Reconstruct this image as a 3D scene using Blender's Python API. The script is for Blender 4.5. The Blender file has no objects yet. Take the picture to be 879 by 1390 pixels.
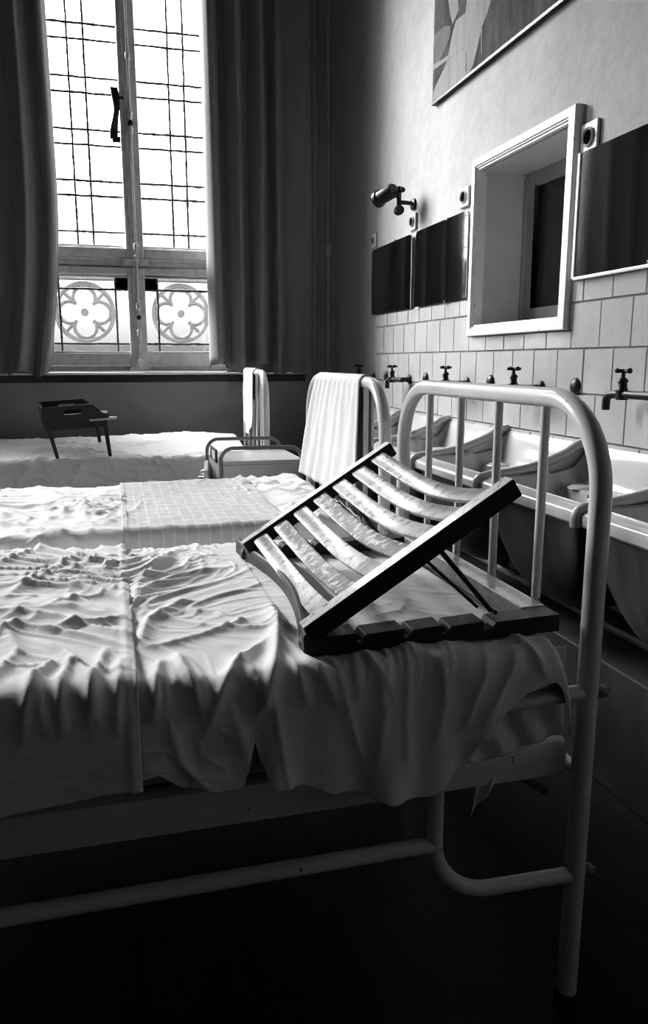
import bpy, bmesh, math, random
from mathutils import Vector, Matrix, noise
import numpy as np
random.seed(7)
C = bpy.context.scene.collection
R = math.radians
W = 1.55          # plane of the washbasin wall
D = 5.347         # plane of the window wall

# ------------------------------------------------------------------ materials
def mat(name, col, rough=.6, metal=0., spec=.5, bump=None, coat=0.):
    m = bpy.data.materials.new(name); m.use_nodes = True
    nt = m.node_tree; b = nt.nodes['Principled BSDF']
    b.inputs['Base Color'].default_value = (col, col, col, 1)
    b.inputs['Roughness'].default_value = rough
    b.inputs['Metallic'].default_value = metal
    b.inputs['Specular IOR Level'].default_value = spec
    b.inputs['Coat Weight'].default_value = coat
    m['_'] = 1
    return m
def nz(m, scale, detail=4, vec='Object', stretch=None, rough=.6):
    nt = m.node_tree
    tc = nt.nodes.new('ShaderNodeTexCoord')
    mp = nt.nodes.new('ShaderNodeMapping')
    if stretch: mp.inputs['Scale'].default_value = stretch
    nt.links.new(tc.outputs[vec], mp.inputs['Vector'])
    n = nt.nodes.new('ShaderNodeTexNoise'); n.inputs['Scale'].default_value = scale
    n.inputs['Detail'].default_value = detail; n.inputs['Roughness'].default_value = rough
    nt.links.new(mp.outputs[0], n.inputs['Vector'])
    return n.outputs['Fac']
def ramp(m, fac, stops):
    r = m.node_tree.nodes.new('ShaderNodeValToRGB')
    e = r.color_ramp.elements
    while len(e) < len(stops): e.new(.5)
    for i, (p, c) in enumerate(stops):
        e[i].position = p; e[i].color = (c, c, c, 1)
    m.node_tree.links.new(fac, r.inputs[0]); return r.outputs[0]
def mult(m, a, b):
    x = m.node_tree.nodes.new('ShaderNodeMix'); x.data_type = 'RGBA'; x.blend_type = 'MULTIPLY'
    x.inputs[0].default_value = 1
    m.node_tree.links.new(a, x.inputs[6]); m.node_tree.links.new(b, x.inputs[7]); return x.outputs[2]
def setcol(m, out): m.node_tree.links.new(out, m.node_tree.nodes['Principled BSDF'].inputs['Base Color'])
def bump(m, fac, strength, dist):
    b = m.node_tree.nodes.new('ShaderNodeBump'); b.inputs['Strength'].default_value = strength
    b.inputs['Distance'].default_value = dist
    m.node_tree.links.new(fac, b.inputs['Height'])
    m.node_tree.links.new(b.outputs[0], m.node_tree.nodes['Principled BSDF'].inputs['Normal'])

M = {}
M['plaster'] = m = mat('plaster', .5, .75)
setcol(m, mult(m, ramp(m, nz(m, 1.3, 5, stretch=(1, 1, .35)), [(.3, .30), (.7, .42)]), ramp(m, nz(m, 14, 6), [(.25, .86), (.6, 1.)])))
bump(m, nz(m, 5, 6), .35, .02)
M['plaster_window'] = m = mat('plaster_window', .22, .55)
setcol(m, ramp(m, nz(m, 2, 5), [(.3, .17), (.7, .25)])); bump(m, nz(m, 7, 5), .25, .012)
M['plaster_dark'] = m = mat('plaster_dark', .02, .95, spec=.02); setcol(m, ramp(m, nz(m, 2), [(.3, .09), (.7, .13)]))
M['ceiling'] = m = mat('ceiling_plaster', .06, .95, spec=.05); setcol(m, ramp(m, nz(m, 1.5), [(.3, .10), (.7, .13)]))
M['tile'] = m = mat('glazed_tile', .62, .12, coat=.3)
setcol(m, mult(m, ramp(m, nz(m, 3.2, 3), [(.3, .38), (.7, .48)]), ramp(m, nz(m, 60, 5), [(.25, .9), (.5, 1.)])))
bump(m, nz(m, 9, 3), .12, .01)
M['grout'] = m = mat('grout', .12, .9); setcol(m, ramp(m, nz(m, 8), [(.3, .09), (.7, .2)]))
# floor: big dark quarry tiles
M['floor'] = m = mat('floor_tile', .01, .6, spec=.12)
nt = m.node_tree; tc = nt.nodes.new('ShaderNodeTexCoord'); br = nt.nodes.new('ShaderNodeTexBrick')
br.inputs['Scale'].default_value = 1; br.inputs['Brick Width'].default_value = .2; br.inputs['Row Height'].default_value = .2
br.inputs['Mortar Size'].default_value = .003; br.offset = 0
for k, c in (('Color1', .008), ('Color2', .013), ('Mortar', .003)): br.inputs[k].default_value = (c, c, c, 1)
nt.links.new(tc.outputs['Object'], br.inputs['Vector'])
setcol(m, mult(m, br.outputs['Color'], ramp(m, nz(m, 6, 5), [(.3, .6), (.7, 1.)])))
M['cloth'] = m = mat('cotton_cloth', .82, .95, spec=.15)
M['cloth'].node_tree.nodes['Principled BSDF'].inputs['Sheen Weight'].default_value = .1
setcol(m, ramp(m, nz(m, 2.5, 4), [(.3, .76), (.7, .84)]))
n_ = nz(m, 38, 8, rough=.7); bump(m, n_, .35, .006)
def weave(m, sx, sy, dist):
    nt = m.node_tree; tc = nt.nodes.new('ShaderNodeTexCoord'); outs = []
    for ax, sc in (('X', sx), ('Y', sy)):
        w = nt.nodes.new('ShaderNodeTexWave'); w.bands_direction = ax; w.inputs['Scale'].default_value = sc
        w.inputs['Distortion'].default_value = 1.; nt.links.new(tc.outputs['Object'], w.inputs['Vector']); outs.append(w.outputs['Fac'])
    a = nt.nodes.new('ShaderNodeMath'); a.operation = 'ADD'
    nt.links.new(outs[0], a.inputs[0]); nt.links.new(outs[1], a.inputs[1]); return a.outputs[0]
M['woven'] = m = mat('woven_cover', .74, .95, spec=.1)
def grid_lines(m, sx, sy, lo):
    nt = m.node_tree; tc = nt.nodes.new('ShaderNodeTexCoord'); outs = []
    for ax, sc in (('X', sx), ('Y', sy)):
        w = nt.nodes.new('ShaderNodeTexWave'); w.bands_direction = ax; w.inputs['Scale'].default_value = sc
        w.inputs['Distortion'].default_value = .6; w.inputs['Detail Scale'].default_value = 3; nt.links.new(tc.outputs['Object'], w.inputs['Vector'])
        r = nt.nodes.new('ShaderNodeMapRange'); r.inputs[1].default_value = lo; nt.links.new(w.outputs['Fac'], r.inputs[0]); outs.append(r.outputs[0])
    a = nt.nodes.new('ShaderNodeMath'); a.operation = 'MAXIMUM'
    nt.links.new(outs[0], a.inputs[0]); nt.links.new(outs[1], a.inputs[1]); return a.outputs[0]
fac = grid_lines(m, 10, 5, .86)
setcol(m, mult(m, ramp(m, fac, [(.0, .64), (.8, .76)]), ramp(m, nz(m, 30, 6), [(.3, .85), (.6, 1)])))
bump(m, fac, .2, .002)
M['towel'] = m = mat('towelling', .8, 1., spec=.05)
setcol(m, mult(m, ramp(m, nz(m, 3), [(.3, .72), (.7, .82)]), ramp(m, weave(m, 55, 55, 0), [(.1, .82), (.4, 1)])))
bump(m, nz(m, 220, 3), .5, .004)
M['paint'] = m = mat('enamel_paint', .74, .28, coat=.4)
setcol(m, mult(m, ramp(m, nz(m, 4, 4), [(.3, .62), (.7, .76)]), ramp(m, nz(m, 26, 3), [(.265, .04), (.285, 1)])))
bump(m, nz(m, 30, 4), .15, .003)
M['rail_paint'] = m = mat('worn_grey_enamel', .34, .35)
setcol(m, mult(m, ramp(m, nz(m, 6, 4), [(.3, .14), (.7, .2)]), ramp(m, nz(m, 34, 4), [(.3, .25), (.36, 1)])))
M['cabinet'] = m = mat('cabinet_enamel', .55, .3); setcol(m, ramp(m, nz(m, 5), [(.3, .48), (.7, .6)]))
M['chrome'] = mat('chrome', .7, .15, 1.)
M['black_metal'] = m = mat('black_metal', .012, .4, spec=.22); setcol(m, ramp(m, nz(m, 20), [(.3, .008), (.7, .02)]))
M['wood_dark'] = m = mat('dark_stained_wood', .015, .45, spec=.25)
g = nz(m, 10, 6, stretch=(1, 9, 9)); setcol(m, ramp(m, g, [(.3, .008), (.7, .024)])); bump(m, g, .2, .003)
M['wood_frame'] = m = mat('varnished_brown_wood', .16, .3, coat=.3)
g = nz(m, 9, 6, stretch=(1, 9, 9)); setcol(m, ramp(m, g, [(.25, .09), (.75, .3)])); bump(m, g, .25, .003)
M['wood_mid'] = m = mat('dark_varnished_board', .06, .4, spec=.25)
g = nz(m, 9, 6, stretch=(9, 1, 9)); setcol(m, ramp(m, g, [(.25, .012), (.75, .05)])); bump(m, g, .25, .003)
M['tray_pale'] = m = mat('pale_tray_wood', .45, .25); setcol(m, ramp(m, nz(m, 8, 5, stretch=(1, 6, 1)), [(.3, .36), (.7, .52)]))
M['wood_slat'] = m = mat('worn_pale_slat_wood', .5, .33, coat=.2)
setcol(m, mult(m, ramp(m, nz(m, 4, 5), [(.40, .22), (.58, .6)]), ramp(m, nz(m, 45, 8, rough=.75), [(.38, .12), (.5, 1)])))
bump(m, nz(m, 45, 6), .2, .002)
M['wood_slat_worn'] = m = mat('flaking_slat_wood', .4, .4)
setcol(m, mult(m, ramp(m, nz(m, 4, 5), [(.3, .45), (.6, .65)]), ramp(m, nz(m, 55, 9, rough=.8), [(.5, .06), (.58, 1)])))
bump(m, nz(m, 55, 6), .3, .002)
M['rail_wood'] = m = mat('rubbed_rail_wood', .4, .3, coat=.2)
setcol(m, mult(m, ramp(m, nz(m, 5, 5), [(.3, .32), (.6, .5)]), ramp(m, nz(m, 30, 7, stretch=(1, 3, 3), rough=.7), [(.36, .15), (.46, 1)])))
M['ceramic'] = m = mat('glazed_ceramic', .62, .08, coat=.5)
setcol(m, ramp(m, nz(m, 3, 4), [(.3, .42), (.7, .52)]))
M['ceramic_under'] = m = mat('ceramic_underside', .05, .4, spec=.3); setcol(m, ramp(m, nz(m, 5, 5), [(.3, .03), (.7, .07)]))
M['window_paint'] = m = mat('window_paint', .42, .4)
setcol(m, mult(m, ramp(m, nz(m, 3, 5, stretch=(1, 1, .3)), [(.3, .46), (.7, .64)]), ramp(m, nz(m, 25, 5), [(.3, .7), (.5, 1)])))
M['white_trim'] = m = mat('chipped_white_paint', .8, .3)
setcol(m, mult(m, ramp(m, nz(m, 5, 4), [(.3, .7), (.7, .84)]), ramp(m, nz(m, 22, 6), [(.3, .3), (.36, 1)])))
M['grey_trim'] = m = mat('grey_trim', .34, .45); setcol(m, ramp(m, nz(m, 4), [(.3, .28), (.7, .38)]))
M['reveal'] = m = mat('recess_plaster', .6, .5); setcol(m, ramp(m, nz(m, 2.5, 5), [(.3, .5), (.7, .65)]))
M['lead'] = mat('lead_came', .03, .5)
M['curtain'] = m = mat('curtain_cloth', .11, .8, spec=.1)
setcol(m, ramp(m, nz(m, 6, 5, stretch=(1, 1, .15)), [(.3, .16), (.7, .24)])); bump(m, nz(m, 260, 2), .2, .002)
M['curtain'].node_tree.nodes['Principled BSDF'].inputs['Sheen Weight'].default_value = .25
M['mirror'] = m = mat('mirror_glass', .4, .04, 1.)
setcol(m, ramp(m, nz(m, 3, 4), [(.3, .3), (.7, .45)]))
M['hole'] = mat('socket_hole_black', .004, 1., spec=0.)
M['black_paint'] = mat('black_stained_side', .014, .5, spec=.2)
M['black_pane'] = mat('dark_pane', .012, .35)
M['switch'] = m = mat('ivory_plastic', .6, .35); setcol(m, ramp(m, nz(m, 8), [(.3, .54), (.7, .64)]))
M['stone'] = m = mat('balcony_stone', .05, .9); setcol(m, ramp(m, nz(m, 9, 5), [(.3, .17), (.7, .25)]))
M['paper'] = mat('white_card', .8, .8)
M['print_grey'] = m = mat('print_grey', .2, .9, spec=.03)
setcol(m, mult(m, ramp(m, nz(m, 5, 6, stretch=(1, 2, .5)), [(.3, .05), (.7, .14)]), ramp(m, nz(m, 22, 5), [(.3, .8), (.6, 1)])))
M['print_pale'] = m = mat('print_pale', .62, .9, spec=.03); setcol(m, ramp(m, nz(m, 6, 4, stretch=(1, 4, .4)), [(.3, .26), (.7, .36)]))
M['print_mid'] = m = mat('print_mid', .36, .9, spec=.03); setcol(m, ramp(m, nz(m, 7, 4), [(.3, .12), (.7, .2)]))
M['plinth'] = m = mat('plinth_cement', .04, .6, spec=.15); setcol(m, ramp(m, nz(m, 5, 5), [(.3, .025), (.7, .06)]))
M['ticking'] = m = mat('mattress_ticking', .45, .95, spec=.1); setcol(m, ramp(m, nz(m, 5), [(.3, .4), (.7, .5)]))
# glass that lets daylight straight through, with a weak mirror reflection
m = bpy.data.materials.new('window_glass'); m.use_nodes = True; nt = m.node_tree; nt.nodes.clear()
o_ = nt.nodes.new('ShaderNodeOutputMaterial'); mx = nt.nodes.new('ShaderNodeMixShader'); mx.inputs[0].default_value = .06
t_ = nt.nodes.new('ShaderNodeBsdfTransparent'); t_.inputs[0].default_value = (.93, .93, .93, 1)
g_ = nt.nodes.new('ShaderNodeBsdfGlossy'); g_.inputs['Roughness'].default_value = .05
nt.links.new(t_.outputs[0], mx.inputs[1]); nt.links.new(g_.outputs[0], mx.inputs[2]); nt.links.new(mx.outputs[0], o_.inputs[0])
M['glass'] = m
m = bpy.data.materials.new('tinted_glass'); m.use_nodes = True; nt = m.node_tree; nt.nodes.clear()
o_ = nt.nodes.new('ShaderNodeOutputMaterial'); mx = nt.nodes.new('ShaderNodeMixShader'); mx.inputs[0].default_value = .15
t_ = nt.nodes.new('ShaderNodeBsdfTransparent'); t_.inputs[0].default_value = (.012, .012, .012, 1)
g_ = nt.nodes.new('ShaderNodeBsdfDiffuse'); g_.inputs[0].default_value = (.03, .03, .03, 1)
nt.links.new(t_.outputs[0], mx.inputs[1]); nt.links.new(g_.outputs[0], mx.inputs[2]); nt.links.new(mx.outputs[0], o_.inputs[0])
M['tinted'] = m

# ------------------------------------------------------------------ mesh tools
class MB:
    def __init__(s): s.v = []; s.f = []
    def add(s, vs, fs):
        b = len(s.v); s.v += [tuple(v) for v in vs]; s.f += [tuple(b + i for i in f) for f in fs]; return s
    def box(s, x0, x1, y0, y1, z0, z1, mtx=None):
        vs = [Vector((x, y, z)) for x in (x0, x1) for y in (y0, y1) for z in (z0, z1)]
        if mtx: vs = [mtx @ v for v in vs]
        return s.add(vs, [(0, 1, 3, 2), (4, 6, 7, 5), (0, 4, 5, 1), (2, 3, 7, 6), (0, 2, 6, 4), (1, 5, 7, 3)])
    def grid(s, pts):           # pts[i][j]
        n, k = len(pts), len(pts[0])
        return s.add([p for r in pts for p in r], [(i*k+j, i*k+j+1, (i+1)*k+j+1, (i+1)*k+j) for i in range(n-1) for j in range(k-1)])
    def tube(s, path, r, n=14, caps=True, closed=False):
        P = [Vector(p) for p in path]; rs = r if isinstance(r, (list, tuple)) else [r]*len(P)
        ref = None; rings = []
        for i, p in enumerate(P):
            if closed: t = (P[(i+1) % len(P)] - P[i-1]).normalized()
            else: t = (P[min(i+1, len(P)-1)] - P[max(i-1, 0)]).normalized()
            if ref is None:
                ref = Vector((0, 0, 1)) if abs(t.z) < .9 else Vector((1, 0, 0))
            u = (ref - t*ref.dot(t)).normalized(); w = t.cross(u); ref = u
            rings.append([p + (u*math.cos(a) + w*math.sin(a))*rs[i] for a in [2*math.pi*k/n for k in range(n)]])
        b = len(s.v); s.v += [tuple(v) for rg in rings for v in rg]
        m_ = len(rings); rng = range(m_ if closed else m_-1)
        for i in rng:
            for k in range(n):
                a, c = b+i*n, b+((i+1) % m_)*n
                s.f.append((a+k, a+(k+1) % n, c+(k+1) % n, c+k))
        if caps and not closed:
            s.f.append(tuple(b+k for k in range(n))[::-1]); s.f.append(tuple(b+(m_-1)*n+k for k in range(n)))
        return s
    def lathe(s, prof, org, axis='z', n=20, tilt=None):   # prof: (r, h)
        q = {'z': Matrix.Identity(3), 'x': Matrix(((0, 0, 1), (0, 1, 0), (-1, 0, 0))), 'y': Matrix(((1, 0, 0), (0, 0, 1), (0, -1, 0)))}[axis]
        if tilt: q = tilt @ q
        o = Vector(org)
        pts = [[o + q @ Vector((r*math.cos(a), r*math.sin(a), h)) for a in [2*math.pi*k/n for k in range(n+1)]] for r, h in prof]
        return s.grid(pts)
    def prism(s, poly, y0, y1, plane='xz'):   # polygon extruded
        def mk(a, b, c): return (a, c, b) if plane == 'xz' else ((c, a, b) if plane == 'yz' else (a, b, c))
        n = len(poly)
        vs = [mk(a, b, y0) for a, b in poly] + [mk(a, b, y1) for a, b in poly]
        return s.add(vs, [tuple(range(n)), tuple(range(2*n-1, n-1, -1))] + [(i, (i+1) % n, n+(i+1) % n, n+i) for i in range(n)])
    def build(s, name, m, parent=None, smooth=False, bevel=0, solid=0, seg=2):
        me = bpy.data.meshes.new(name); me.from_pydata(s.v, [], s.f); me.validate()
        bm = bmesh.new(); bm.from_mesh(me); bmesh.ops.remove_doubles(bm, verts=bm.verts, dist=1e-6)
        bmesh.ops.recalc_face_normals(bm, faces=bm.faces); bm.to_mesh(me); bm.free()
        me.materials.append(m)
        if smooth:
            me.shade_smooth()
            if smooth == 'auto': me.set_sharp_from_angle(angle=R(40))
        o = bpy.data.objects.new(name, me); C.objects.link(o)
        if parent: o.parent = parent
        if solid:
            d = o.modifiers.new('s', 'SOLIDIFY'); d.thickness = solid; d.offset = 0
        if bevel:
            d = o.modifiers.new('b', 'BEVEL'); d.width = bevel; d.segments = seg; d.limit_method = 'ANGLE'; d.angle_limit = R(40)
            me.shade_smooth(); d.harden_normals = True
        return o

def fillet(pts, r, n=8):
    P = [Vector(p) for p in pts]; out = [P[0]]
    for i in range(1, len(P)-1):
        a, b, c = P[i-1], P[i], P[i+1]; rr = r[i-1] if isinstance(r, (list, tuple)) else r
        u = (a-b).normalized(); w = (c-b).normalized(); ang = u.angle(w)
        if ang > math.pi-.01 or rr <= 0: out.append(b); continue
        d = rr/math.tan(ang/2); ctr = b + (u+w).normalized()*(rr/math.sin(ang/2))
        s0, s1 = b+u*d-ctr, b+w*d-ctr; tot = s0.angle(s1); ax = s0.cross(s1).normalized()
        for k in range(n+1): out.append(ctr + Matrix.Rotation(tot*k/n, 3, ax) @ s0)
    out.append(P[-1]); return out
def subdiv(path, step):
    out = [Vector(path[0])]
    for a, b in zip(path, path[1:]):
        a, b = Vector(a), Vector(b); k = max(1, int((b-a).length/step))
        out += [a.lerp(b, j/k) for j in range(1, k+1)]
    return out
def spline(pts, n=8):
    P = [Vector(p) for p in pts]; out = []
    for i in range(len(P)-1):
        p0, p1, p2, p3 = P[max(i-1, 0)], P[i], P[i+1], P[min(i+2, len(P)-1)]
        for k in range(n):
            t = k/n; out.append(.5*((2*p1)+(p2-p0)*t+(2*p0-5*p1+4*p2-p3)*t*t+(3*p1-3*p2+p3-p0)*t**3))
    out.append(P[-1]); return out
def tag(o, label=None, cat=None, group=None, kind=None):
    if label: o['label'] = label
    if cat: o['category'] = cat
    if group: o['group'] = group
    if kind: o['kind'] = kind
    return o
def empty(name, loc, rz=0, **k):
    o = bpy.data.objects.new(name, None); C.objects.link(o); o.location = loc; o.rotation_euler = (0, 0, rz)
    o.empty_display_size = .05
    return tag(o, **k)
def children(o): return [c for c in bpy.data.objects if c.parent == o]
def copy_tree(o, parent=None):
    c = o.copy(); C.objects.link(c); c.parent = parent
    for ch in children(o): copy_tree(ch, c)
    return c
def struct(o): o['kind'] = 'structure'; return o
fb = noise.fractal
def n3(x, y, z=0., s=1.): return noise.noise(Vector((x*s, y*s, z*s)))

# ------------------------------------------------------------------ room shell
XL, YB, ZC = -5.2, -2.2, 4.7
def wall_with_holes(name, axis, u0, u1, z0, z1, p0, p1, holes, m):
    mb = MB(); us = sorted({u0, u1} | {h[0] for h in holes} | {h[1] for h in holes}); zs = sorted({z0, z1} | {h[2] for h in holes} | {h[3] for h in holes})
    for a, b in zip(us, us[1:]):
        for c, d in zip(zs, zs[1:]):
            if any(a >= h[0]-1e-6 and b <= h[1]+1e-6 and c >= h[2]-1e-6 and d <= h[3]+1e-6 for h in holes): continue
            if axis == 'y': mb.box(a, b, p0, p1, c, d)
            else: mb.box(p0, p1, a, b, c, d)
    # drop the inner faces shared by neighbouring boxes
    o = mb.build(name, m)
    bm = bmesh.new(); bm.from_mesh(o.data); seen = {}
    for f in bm.faces: seen.setdefault(tuple(round(v, 4) for v in f.calc_center_median()), []).append(f)
    dead = [f for fs in seen.values() if len(fs) > 1 for f in fs]
    bmesh.ops.delete(bm, geom=dead, context='FACES'); bmesh.ops.recalc_face_normals(bm, faces=bm.faces); bm.to_mesh(o.data); bm.free()
    return struct(o)
WZ0, WZ1 = 1.075, 4.25
WX = [(-.48, .80), (-3.48, -2.2)]
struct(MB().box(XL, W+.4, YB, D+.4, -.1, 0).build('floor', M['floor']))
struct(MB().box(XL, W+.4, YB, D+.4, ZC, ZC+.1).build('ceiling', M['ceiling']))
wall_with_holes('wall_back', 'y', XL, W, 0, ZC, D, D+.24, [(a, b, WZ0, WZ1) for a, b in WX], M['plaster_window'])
OY0, OY1, OZ0, OZ1 = 2.512, 3.19, 1.300, 1.937
wall_with_holes('wall_right', 'x', YB, D+.35, 0, ZC, W, W+.4, [(OY0, OY1, OZ0, OZ1)], M['plaster'])
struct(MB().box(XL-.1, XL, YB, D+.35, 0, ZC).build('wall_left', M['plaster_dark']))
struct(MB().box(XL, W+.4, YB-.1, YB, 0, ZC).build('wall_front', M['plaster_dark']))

# window sill board running along the window wall
o = MB().box(-3.9, 1.30, D-.035, D+.06, 1.060, 1.075).build('trim_1', M['white_trim'], bevel=.006); struct(o)
o = MB().box(-3.9, 1.30, D-.02, D+.001, 1.012, 1.059).build('trim_2', M['black_metal'], bevel=.004); struct(o)
struct(MB().box(XL, W, D-.015, D, 0, .12).build('baseboard_back', M['plaster_dark'], bevel=.004))

# ------------------------------------------------------------------ leaded windows
def lead_line(mb, a, b, r=.0075, seed=0):
    a, b = Vector(a), Vector(b); n = max(6, int((b-a).length/.02)); pts = []; rs = []
    for i in range(n+1):
        t = i/n; p = a.lerp(b, t); w = n3(t*n*.35, seed*3.1, 2)*.004*math.sin(math.pi*t)
        pts.append(p+Vector((w, 0, w))); rs.append(r*(.75+.7*abs(n3(t*n*.5, seed*1.7, 5))))
    mb.tube(pts, rs, 8)
def make_window(name, xc):
    root = empty(name, (xc, 0, 0), kind='structure')
    yf = D+.055; hw = .64
    f = MB()
    f.box(-hw, -hw+.055, yf, yf+.10, WZ0, WZ1); f.box(hw-.055, hw, yf, yf+.10, WZ0, WZ1)
    f.box(-hw+.055, hw-.055, yf, yf+.10, WZ0+.01, WZ0+.045); f.box(-hw+.055, hw-.055, yf, yf+.10, WZ1-.05, WZ1)
    f.box(-hw+.055, hw-.055, yf+.005, yf+.10, 1.755, 1.785)
    f.build('window_frame', M['window_paint'], root, bevel=.005)
    gy = yf+.045
    for s in (-1, 1):
        for lo, hi, up in ((1.122, 1.752, 0), (1.788, WZ1-.055, 1)):
            c = MB()
            x0, x1 = (s*.012, s*.582); xa, xb = min(x0, x1), max(x0, x1)
            st = .055 if s > 0 else .055
            c.box(xa, xb, yf-.005, yf+.07, lo, lo+.078 if not up else lo+.085)
            c.box(xa, xb, yf-.005, yf+.07, hi-.055, hi)
            sa = .038
            inner0, inner1 = (s*.012, s*(.012+sa)); c.box(min(inner0, inner1), max(inner0, inner1), yf-.005, yf+.07, lo+.078, hi-.055)
            o0, o1 = (s*.582, s*(.582-.045)); c.box(min(o0, o1), max(o0, o1), yf-.005, yf+.07, lo+.078, hi-.055)
            # glazing bead
            gz0 = lo+(.085 if up else .078); gz1 = hi-.055; g0, g1 = .05, .537
            for zz in (gz0, gz1-.012): c.box(min(s*g0, s*g1), max(s*g0, s*g1), yf+.012, yf+.03, zz, zz+.012)
            cas = c.build('upper_casement' if up else 'lower_casement', M['window_paint'], root, bevel=.004)
            MB().box(min(s*g0, s*g1), max(s*g0, s*g1), gy, gy+.004, gz0, gz1).build('glass_pane', M['glass'], cas)
            L = MB()
            if up:
                for k, x in enumerate((.255, .352)): lead_line(L, (s*x, gy-.002, gz0), (s*x, gy-.002, gz1), seed=k+s)
                z = 1.963
                pairs = [1.968]
                zz = 2.187
                while zz < gz1: pairs += [zz, zz+.09]; zz += .3035
                for k, z in enumerate(pairs): lead_line(L, (s*g0, gy-.002, z+.0), (s*g1, gy-.002, z), seed=10+k+s*20, r=.007)
            else:
                for k, x in enumerate((.135, .49)): lead_line(L, (s*x, gy-.002, gz0), (s*x, gy-.002, gz1), seed=k+s, r=.008)
                for k, z in enumerate((1.262, 1.612)): lead_line(L, (s*g0, gy-.002, z), (s*g1, gy-.002, z), seed=30+k+s, r=.008)
                MB().box(min(s*.05, s*.133), max(s*.05, s*.133), gy-.006, gy-.002, 1.616, gz1).build('dark_corner_pane', M['tinted'], cas)
            L.build('lead_lattice', M['lead'], cas, smooth=True)
    # meeting stile, cover strip, transom
    c = MB(); c.box(-.057, .053, yf-.028, yf-.006, 1.80, WZ1-.05); c.box(-.057, .053, yf-.028, yf-.006, 1.09, 1.745)
    c.build('meeting_stile', M['window_paint'], root, bevel=.006)
    c = MB(); c.box(-.030, .012, yf-.040, yf-.028, 1.80, WZ1-.05); c.box(-.030, .012, yf-.040, yf-.028, 1.09, 1.745)
    c.build('cover_strip', M['window_paint'], root, bevel=.004)
    c = MB(); c.box(-.585, .585, yf-.022, yf-.006, 1.806, 1.865); c.box(-.585, .585, yf-.022, yf-.006, 1.70, 1.745)
    c.build('transom', M['window_paint'], root, bevel=.005)
    # long bolt rod with knuckles and keepers
    b = MB(); b.tube([(.004, yf-.052, 1.10), (.004, yf-.052, WZ1-.06)], .008, 10); bolt = b.build('bolt_rod', M['window_paint'], root, smooth='auto')
    for z in (1.14, 1.33, 1.50, 1.80, 1.87, 2.57, 2.66, 2.995):
        MB().lathe([(.0, -.028), (.012, -.024), (.017, -.008), (.012, 0), (.019, .01), (.012, .024), (0, .028)], (.004, yf-.052, z), n=14).build('bolt_knuckle', M['window_paint'], bolt, smooth=True)
    for z in (2.61, 1.43): MB().lathe([(0, -.02), (.014, -.02), (.016, .02), (0, .02)], (.004, yf-.06, z), 'y', 12).build('keyhole', M['black_metal'], bolt, smooth='auto')
    MB().box(-.085, .085, yf-.046, yf-.020, 1.758, 1.80).build('bolt_keeper', M['window_paint'], root, bevel=.004)
    MB().box(-.07, .07, yf-.046, yf-.020, 1.087, 1.112).build('bolt_keeper', M['window_paint'], root, bevel=.004)
    return root
w1 = make_window('window_1', .18)
w2 = copy_tree(w1); w2.name = 'window_3'; w2.location = (-2.84, 0, 0)
# twisted metal stay hanging beside the middle post
st = MB(); P = []
for i in range(25):
    t = i/24; z = 2.82-.30*t; w = .021*(1+.15*math.sin(9*t)); a = .5*math.sin(t*3.2); cx_ = .094+.012*math.sin(t*5)
    P.append([(cx_+w*math.cos(a)*q, D+.03+w*math.sin(a)*q, z) for q in (-1, 1)])
st.grid(P); st.box(.075, .118, D+.022, D+.045, 2.505, 2.53); st.box(.08, .15, D+.028, D+.04, 2.755, 2.768)
tag(st.build('window_stay', M['black_metal'], None, solid=.006), 'dark twisted metal stay hanging beside the middle post of the tall window', 'window stay')

# stone balustrade with quatrefoils outside
def balustrade():
    root = empty('stone_balustrade', (0, D+.75, 0), label='pale stone balustrade with round quatrefoil tracery seen through the lower window panes', cat='balustrade')
    f = MB(); f.box(-1.9, 2.2, 0, .10, 1.735, 1.85); f.box(-1.9, 2.2, 0, .10, -.1, 1.27)
    f.build('rail_and_base', M['stone'], root, bevel=.01)
    for k in range(-2, 3):
        cx_ = -.177+k*.70
        p = MB(); p.box(cx_-.375, cx_-.325, .01, .09, 1.27, 1.735); p.build('post', M['stone'], root, bevel=.008)
        q = MB(); cz = 1.503
        q.tube([(cx_+.205*math.cos(a), .05, cz+.205*math.sin(a)) for a in [2*math.pi*i/48 for i in range(48)]], .017, 8, closed=True)
        for j in range(4):
            th = math.pi/2*j; ox, oz = cx_+.105*math.cos(th), cz+.105*math.sin(th)
            q.tube([(ox+.078*math.cos(th+a), .05, oz+.078*math.sin(th+a)) for a in [R(-128)+R(256)*i/24 for i in range(25)]], .014, 8)
            th2 = th+math.pi/4
            q.tube([(cx_+.085*math.cos(th2), .05, cz+.085*math.sin(th2)), (cx_+.2*math.cos(th2), .05, cz+.2*math.sin(th2))], .013, 8)
        q.tube([(cx_, .03, cz), (cx_, .07, cz)], .028, 10)
        q.build('quatrefoil', M['stone'], root, smooth='auto')
balustrade()

# ------------------------------------------------------------------ curtains
def curtain(name, path, z0, z1, seed, label, flare=0., hem=None):
    pts = spline([(x, y, 0) for x, y in path], 10); n = len(pts); rows = []
    NZ = 60
    for i in range(NZ+1):
        t = i/NZ; z = z1+(z0-z1)*t; row = []
        for j, p in enumerate(pts):
            u = j/(n-1)
            dx = .010*n3(u*9+seed, t*1.6, 1)+.006*n3(u*30, t*3, seed)
            dy = .018*n3(u*6+seed, t*1.3, 7)+.007*n3(u*28, t*2.2, seed+3)
            if t > .85: dx += flare*((t-.85)/.15)**2*(1-u*1.0)
            zz = z+(hem(u) if hem else 0)*max(0, (t-.8)/.2)
            row.append((p.x+dx, p.y+dy*(1+1.0*t), zz))
        rows.append(row)
    mb = MB(); mb.grid(rows)
    o = mb.build(name, M['curtain'], None, smooth=True, solid=.004)
    return tag(o, label, 'curtain')
yc = D-.10
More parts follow.
